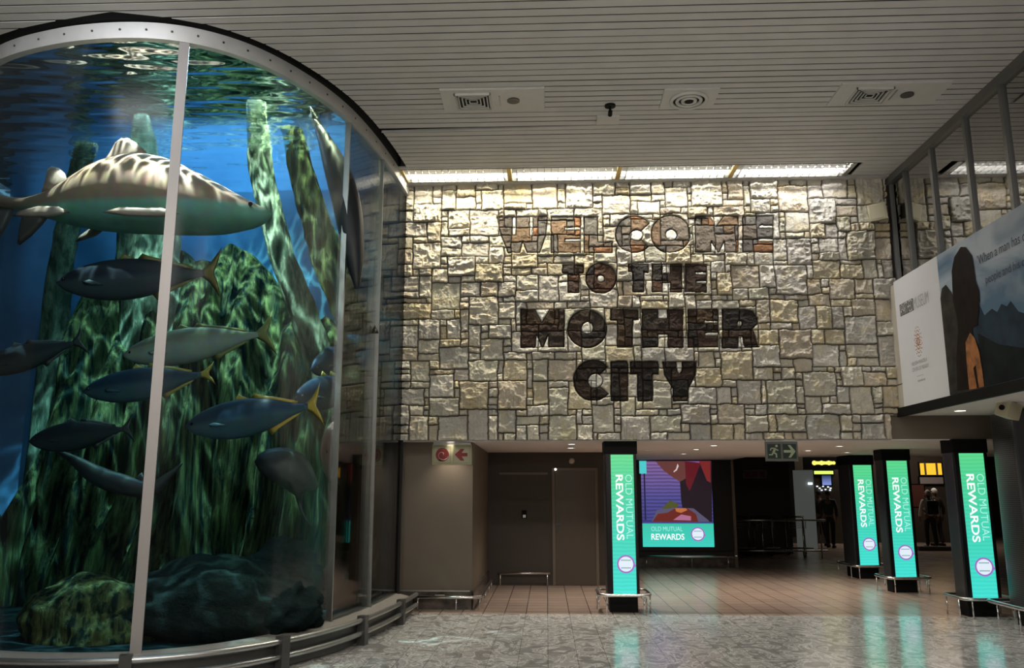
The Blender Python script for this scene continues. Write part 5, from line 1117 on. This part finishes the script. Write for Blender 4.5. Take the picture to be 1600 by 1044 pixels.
# ------------------------------------------------------------------ far hall: trolleys behind the barrier, shops, people
light('people_fill', 'AREA', (9.4, 27.9, 3.7), 32, (1.0, 0.9, 0.75), size=3, size_y=1.5)  # unseen fill lights added so the distant people stand out
light('people_fill', 'AREA', (12.0, 27.6, 3.7), 45, (1.0, 0.85, 0.7), size=3, size_y=1.5)
t = world_thing('barrier_rail', 'two bar steel barrier in front of the parked luggage trolleys', 'barrier', (6.0, 22.5, 0))
for z in (0.945, 0.17): MB().tube([(4.35, 22.5, z), (7.25, 22.5, z)], 0.025, 10).build('rail_bar', M['chrome'], t, smooth=True)
for x in (4.5, 5.6, 6.65, 7.1): MB().tube([(x, 22.5, 0), (x, 22.5, 0.94)], 0.018, 8).build('post', M['chrome'], t, smooth=True)
def trolley(x, y, label):
    t = world_thing('luggage_trolley', label, 'trolley', (x, y, 0), 'luggage trolleys behind the barrier')
    g = MB(); g.tube([(x - .25, y + .35, .18), (x - .22, y - .4, .22), (x + .22, y - .4, .22), (x + .25, y + .35, .18)], 0.018, 8); g.tube([(x - .25, y + .35, .18), (x - .25, y + .42, 1.0), (x + .25, y + .42, 1.0), (x + .25, y + .35, .18)], 0.018, 8)
    for q in range(4): g.tube([(x - .23, y + .2 - q * .17, .2), (x + .23, y + .2 - q * .17, .2)], 0.008, 6)
    g.build('frame', M['alu'], t, smooth=True)
    b = MB()
    for q in range(5): b.tube([(x - .22, y + .12, .72 + q * .05), (x + .22, y + .12, .72 + q * .05), (x + .22, y + .40, .72 + q * .05)], 0.006, 6)
    b.tube([(x - .22, y + .12, .70), (x - .22, y + .12, .93)], 0.008, 6); b.tube([(x + .22, y + .12, .70), (x + .22, y + .12, .93)], 0.008, 6); b.build('basket', M['alu'], t, smooth=True)
    MB().tube([(x - .28, y + .46, 1.0), (x + .28, y + .46, 1.0)], 0.024, 10).build('handle', M['rubber'], t, smooth=True)
    for wx, wy in ((-.22, .3), (.22, .3), (0, -.38)): MB().tube([(x + wx - .02, y + wy, .085), (x + wx + .02, y + wy, .085)], 0.085, 16).build('wheel', M['rubber'], t, smooth=40)
trolley(5.25, 23.2, 'luggage trolley behind the barrier, nearest the wall screen'); trolley(5.9, 23.25, 'middle luggage trolley behind the barrier'); trolley(6.75, 23.2, 'luggage trolley behind the barrier, nearest the walking people')
A_ = lambda u, v, Y: at(u, v, Y)
def panel(name, label, cat, u0, v0, u1, v1, Y, m, th=0.06, parts=None):
    a = A_(u0, v0, Y); b = A_(u1, v1, Y); t = world_thing(name, label, cat, ((a.x + b.x) / 2, Y, 0)); MB().box(a.x - .04, b.x + .04, Y, Y + th, b.z - .04, a.z + .04).build('frame', M['black'], t)
    MB().box(a.x, b.x, Y - .01, Y, b.z, a.z).build('face', m, t); return t
ye = emat('yellow sign light', (1.0, 0.85, 0.15), 1.3)
a = A_(1270, 718, 28); b = A_(1305, 729, 28)
t = world_thing('overhead_sign', 'black overhead sign with glowing yellow dots far down the hall', 'sign', (a.x, 28, b.z)); MB().box(a.x - .3, b.x + 1.2, 28, 28.1, b.z - .1, a.z + .1).build('sign_board', M['black'], t)
for q in range(9):
    xx = a.x + (b.x - a.x) * (q + .5) / 9; MB().poly(circle(xx, (a.z + b.z) / 2, 0.055 if q % 3 else 0.075, 14), (0, 28, 0), X_, Z_, 0.01).build('glowing_mark', ye, t)
for xx in (a.x - .2, b.x + .6): MB().tube([(xx, 28.05, a.z + .1), (xx, 28.05, 4.0)], .015, 8).build('hanger_rod', M['alu'], t)
setp(MB().box(8.35, 10.3, 28.72, 28.9, 0, 4.0).build('wall_shop', M['browndark']), kind='structure')
setp(MB().box(11.0, 13.6, 29.42, 29.6, 0, 4.0).build('wall_shop', M['browndark']), kind='structure')
panel('lit_sign', 'glowing yellow green strip sign above the walking people', 'sign', 1272, 736, 1302, 741, 28.66, emat('yellow green light', (0.65, 0.9, 0.12), 1.3))
panel('shop_screen', 'blue lit shop screen just above the heads of the dark walking people', 'screen', 1284, 743, 1299, 758, 28.66, grad('shop screen picture', [(0, (0.3, 0.4, 0.9)), (1, (0.03, 0.05, 0.12))], 2, 1.8, 2.2, 1.0))
gw = emat('white glint', (0.8, 0.9, 1.0), 1.6)
t = world_thing('display_lights', 'cluster of small white display lights behind the dark walking people', 'lights', (9.3, 28.68, 1.7))
for u, v in ((1277, 761), (1281, 764), (1286, 761), (1290, 766), (1294, 762), (1298, 764), (1284, 767), (1297, 767)):
    q = A_(u, v, 28.68); MB().cyl((q.x, q.y, q.z), 0.03, 0.04, 10).build('lamp', gw, t)
setp(MB().box(A_(1239, 735, 26).x, A_(1270, 735, 26).x, 26, 26.04, 0, A_(1250, 735, 26).z).build('window_20', mat('frosted glass partition', (0.20, 0.21, 0.20), 0.3, emit=(0.10, 0.11, 0.10), estr=0.5)), kind='structure')  # pane glows faintly to look lit, though it is no lamp
q = A_(1267, 756, 25.9); setp(MB().box(q.x - .07, q.x + .05, 25.9, 25.96, q.z - .03, q.z + .04).build('lit_plate', gw), 'tiny white lit plate on the frosted glass partition', 'sign')
t = panel('lit_shelf', 'glowing amber display windows high above the person with backpack', 'display', 1437, 724, 1472, 742, 29.36, emat('amber light', (1.0, 0.50, 0.03), 1.25))
a = A_(1446, 724, 29.28); b = A_(1472, 742, 29.28)
for u in (1445, 1463): q = A_(u, 724, 29.33); MB().box(q.x - .03, q.x + .03, 29.32, 29.35, b.z - .02, a.z + .02).build('divider', M['brown'], t)
panel('shop_ceiling_band', 'pale grey shop ceiling band under the amber windows', 'shop front', 1437, 746, 1474, 756, 29.36, mat('grey band', (0.3, 0.27, 0.27), 0.6))
panel('wall_panel', 'dull red brown panel beside the person with backpack', 'panel', 1424, 758, 1446, 792, 28.4, mat('dull red', (0.10, 0.03, 0.02), 0.6), 0.1)
a = A_(1436, 856, 25.2); b = A_(1488, 862, 25.2)
setp(MB().box(a.x, b.x, 25.2, 25.5, 0.0, 0.12, b=0.01).build('floor_kerb', M['bumper']), 'low dark kerb at the feet of the person with backpack', 'kerb')

def skinned(name, verts, edges, radii, m, parent, sub=2):
    me = bpy.data.meshes.new(name); me.from_pydata(verts, edges, []); o = bpy.data.objects.new(name, me); COL.objects.link(o); me.materials.append(m)
    mod = o.modifiers.new('skin', 'SKIN'); mod.use_smooth_shade = True
    for i, r in enumerate(radii):
        d = me.skin_vertices[0].data[i]; d.radius = r if isinstance(r, tuple) else (r, r); d.use_root = (i == 0)
    sb = o.modifiers.new('sub', 'SUBSURF'); sb.levels = sub; sb.render_levels = sub
    if parent: o.parent = parent
    return o
SKIN = mat('person skin', (0.16, 0.09, 0.06), 0.5)
def person(label, loc, rz, top, trouser, hair, stride=0.18, arm=0.1, hat=None, pack=None, h=1.72):
    "faces -y before turning by rz"
    t = thing('person', label, 'person', loc, None, rz); k = h / 1.72
    J = {'pel': (0, 0, .95), 'wst': (0, 0, 1.08), 'chs': (0, .01, 1.30), 'nk': (0, 0, 1.47), 'hd': (0, -.015, 1.58), 'crn': (0, -.01, 1.66)}
    V = [J['pel'], J['wst'], J['chs'], J['nk'], J['hd'], J['crn']]; E = [(0, 1), (1, 2), (2, 3), (3, 4), (4, 5)]; R_ = [(.13, .10), (.12, .09), (.15, .10), (.052, .055), (.075, .09), (.06, .075)]
    limbs = {}
    for s_ in (1, -1):
        sw = stride * s_; hip = (s_ * .09, 0, .90); kn = (s_ * .10, -sw * .5 - .03, .49); an = (s_ * .10, -sw + .03, .08); toe = (s_ * .11, -sw - .11, .035)
        n = len(V); V += [hip, kn, an, toe]; E += [(0, n), (n, n + 1), (n + 1, n + 2), (n + 2, n + 3)]; R_ += [.085, .055, .038, .032]
        aw = -arm * s_; sh_ = (s_ * .175, .01, 1.39); el = (s_ * .235, aw * .5 + .02, 1.13); wr = (s_ * .23, aw - .05, .90); pm = (s_ * .225, aw - .07, .83)
        n = len(V); V += [sh_, el, wr, pm]; E += [(2, n), (n, n + 1), (n + 1, n + 2), (n + 2, n + 3)]; R_ += [.055, .040, .026, (.035, .018)]
        pi = n + 3
        for f in range(4):
            fl = (.07, .08, .075, .06)[f]; n = len(V); yo = (f - 1.5) * .02
            V += [(pm[0], pm[1] + yo, pm[2] - .03), (pm[0] - s_ * .012, pm[1] + yo, pm[2] - .03 - fl)]; E += [(pi, n), (n, n + 1)]; R_ += [.010, .008]
        n = len(V); V += [(pm[0] - s_ * .01, pm[1] - .04, pm[2] + .01), (pm[0] - s_ * .015, pm[1] - .06, pm[2] - .03)]; E += [(pi, n), (n, n + 1)]; R_ += [.011, .009]
        limbs[s_] = (hip, kn, an, toe, sh_, el, wr)
    S_ = lambda P: [(a * k, b * k, c * k) for a, b, c in P]
    body = skinned('body', S_(V), E, R_, SKIN, t)
    V = [(0, 0, .93), (0, 0, 1.08), (0, .01, 1.30), (0, .005, 1.43)]; E = [(0, 1), (1, 2), (2, 3)]; R_ = [(.165, .13), (.15, .12), (.175, .125), (.085, .08)]
    for s_ in (1, -1):
        n = len(V); V += [limbs[s_][4], limbs[s_][5], tuple(Vector(limbs[s_][6]) + Vector((0, 0, .03)))]; E += [(2, n), (n, n + 1), (n + 1, n + 2)]; R_ += [.072, .056, .044]
    skinned('jacket', S_(V), E, R_, top, t)
    V = [(0, 0, .97), (0, 0, .93)]; E = [(0, 1)]; R_ = [(.145, .115), (.15, .12)]
    for s_ in (1, -1):
        n = len(V); V += [limbs[s_][0], limbs[s_][1], limbs[s_][2]]; E += [(1, n), (n, n + 1), (n + 1, n + 2)]; R_ += [.10, .072, .06]
        g = MB(); a = Vector(limbs[s_][2]) * k; g.box(a.x - .045, a.x + .045, a.y - .19, a.y + .07, 0, .075, b=.025); o = g.build('shoe', M['black'], smooth=40); o.parent = t
    skinned('trousers', S_(V), E, R_, trouser, t)
    bm = bmesh.new(); bmesh.ops.create_uvsphere(bm, u_segments=18, v_segments=12, radius=1)
    g = MB(); g.add([(v.co.x * .085 * k, (v.co.y * .10 + .012) * k, (max(v.co.z, -.55 if v.co.y > 0 else .25) * .105 + 1.635) * k) for v in bm.verts], [[q.index for q in f.verts] for f in bm.faces]); o = g.build('hair' if not hat else 'cap', hat or hair, smooth=True); o.parent = t; bm.free()
    g = MB(); g.tube([(0, -.10 * k, 1.60 * k), (0, -.122 * k, 1.565 * k)], .011, 8); o = g.build('nose', SKIN, smooth=True); o.parent = body
    for s_ in (1, -1):
        g = MB(); g.cyl((s_ * .032 * k, -.100 * k, 1.60 * k), .009, .006, 8); o = g.build('eye', M['eye']); o.parent = body
        g = MB(); g.tube([(s_ * .083 * k, 0, 1.61 * k), (s_ * .09 * k, 0.01, 1.565 * k)], .016, 8); o = g.build('ear', SKIN, smooth=True); o.parent = body
    g = MB(); g.box(-.022 * k, .022 * k, -.103 * k, -.095 * k, 1.528 * k, 1.536 * k); o = g.build('mouth', M['dull'], smooth=False); o.parent = body
    if pack:
        p = thing('backpack', pack[1], 'backpack', loc, None, rz); g = MB(); g.box(-.17, .17, .10, .30, 1.0, 1.42, b=.05); o = g.build('bag', pack[0], smooth=40); o.parent = p
        g = MB(); g.box(-.12, .12, .30, .345, 1.04, 1.22, b=.02); o = g.build('pocket', pack[0], smooth=40); o.parent = p
        for s_ in (1, -1): g = MB(); g.tube([(s_ * .11, .14, 1.38), (s_ * .12, .02, 1.50), (s_ * .12, -.15, 1.38), (s_ * .14, -.12, 1.15), (s_ * .15, .12, 1.05)], .018, 8); o = g.build('strap', pack[0], smooth=True); o.parent = p
    return t
M['dull'] = mat('lip', (0.10, 0.04, 0.035), 0.5)
cb = mat('black cloth', (0.012, 0.012, 0.014), 0.8); cg = mat('charcoal cloth', (0.025, 0.025, 0.03), 0.8); cw = mat('cream cloth', (0.55, 0.50, 0.45), 0.8); hb = mat('dark hair', (0.01, 0.008, 0.006), 0.6); hgy = mat('grey hair', (0.35, 0.3, 0.28), 0.6); wc = mat('white cap cloth', (0.7, 0.7, 0.68), 0.7)
def gp(u, v): d = ray(u, v); s_ = -EYE / d.z; return (d.x * s_, d.y * s_, 0)
a = gp(1284, 853); person('person in black jacket walking away beyond the barrier, in front of the frosted partition', a, PI + 0.2, cb, cb, hb, 0.2)
a = gp(1299, 856); person('person in dark coat walking towards the shops, beside the farthest teal column', a, PI - 0.5, cg, cb, hb, 0.12)
a = gp(1457, 857); person('person in cream shirt seen from behind between the middle and nearest teal columns', a, PI, cw, cb, hgy, 0.08, pack=(cb, 'black backpack worn by the person in the cream shirt'))
a = gp(1467, 853); person('person in black with a white cap standing behind the one with the backpack', a, PI + 0.3, cb, cb, hb, 0.05, hat=wc, h=1.78)
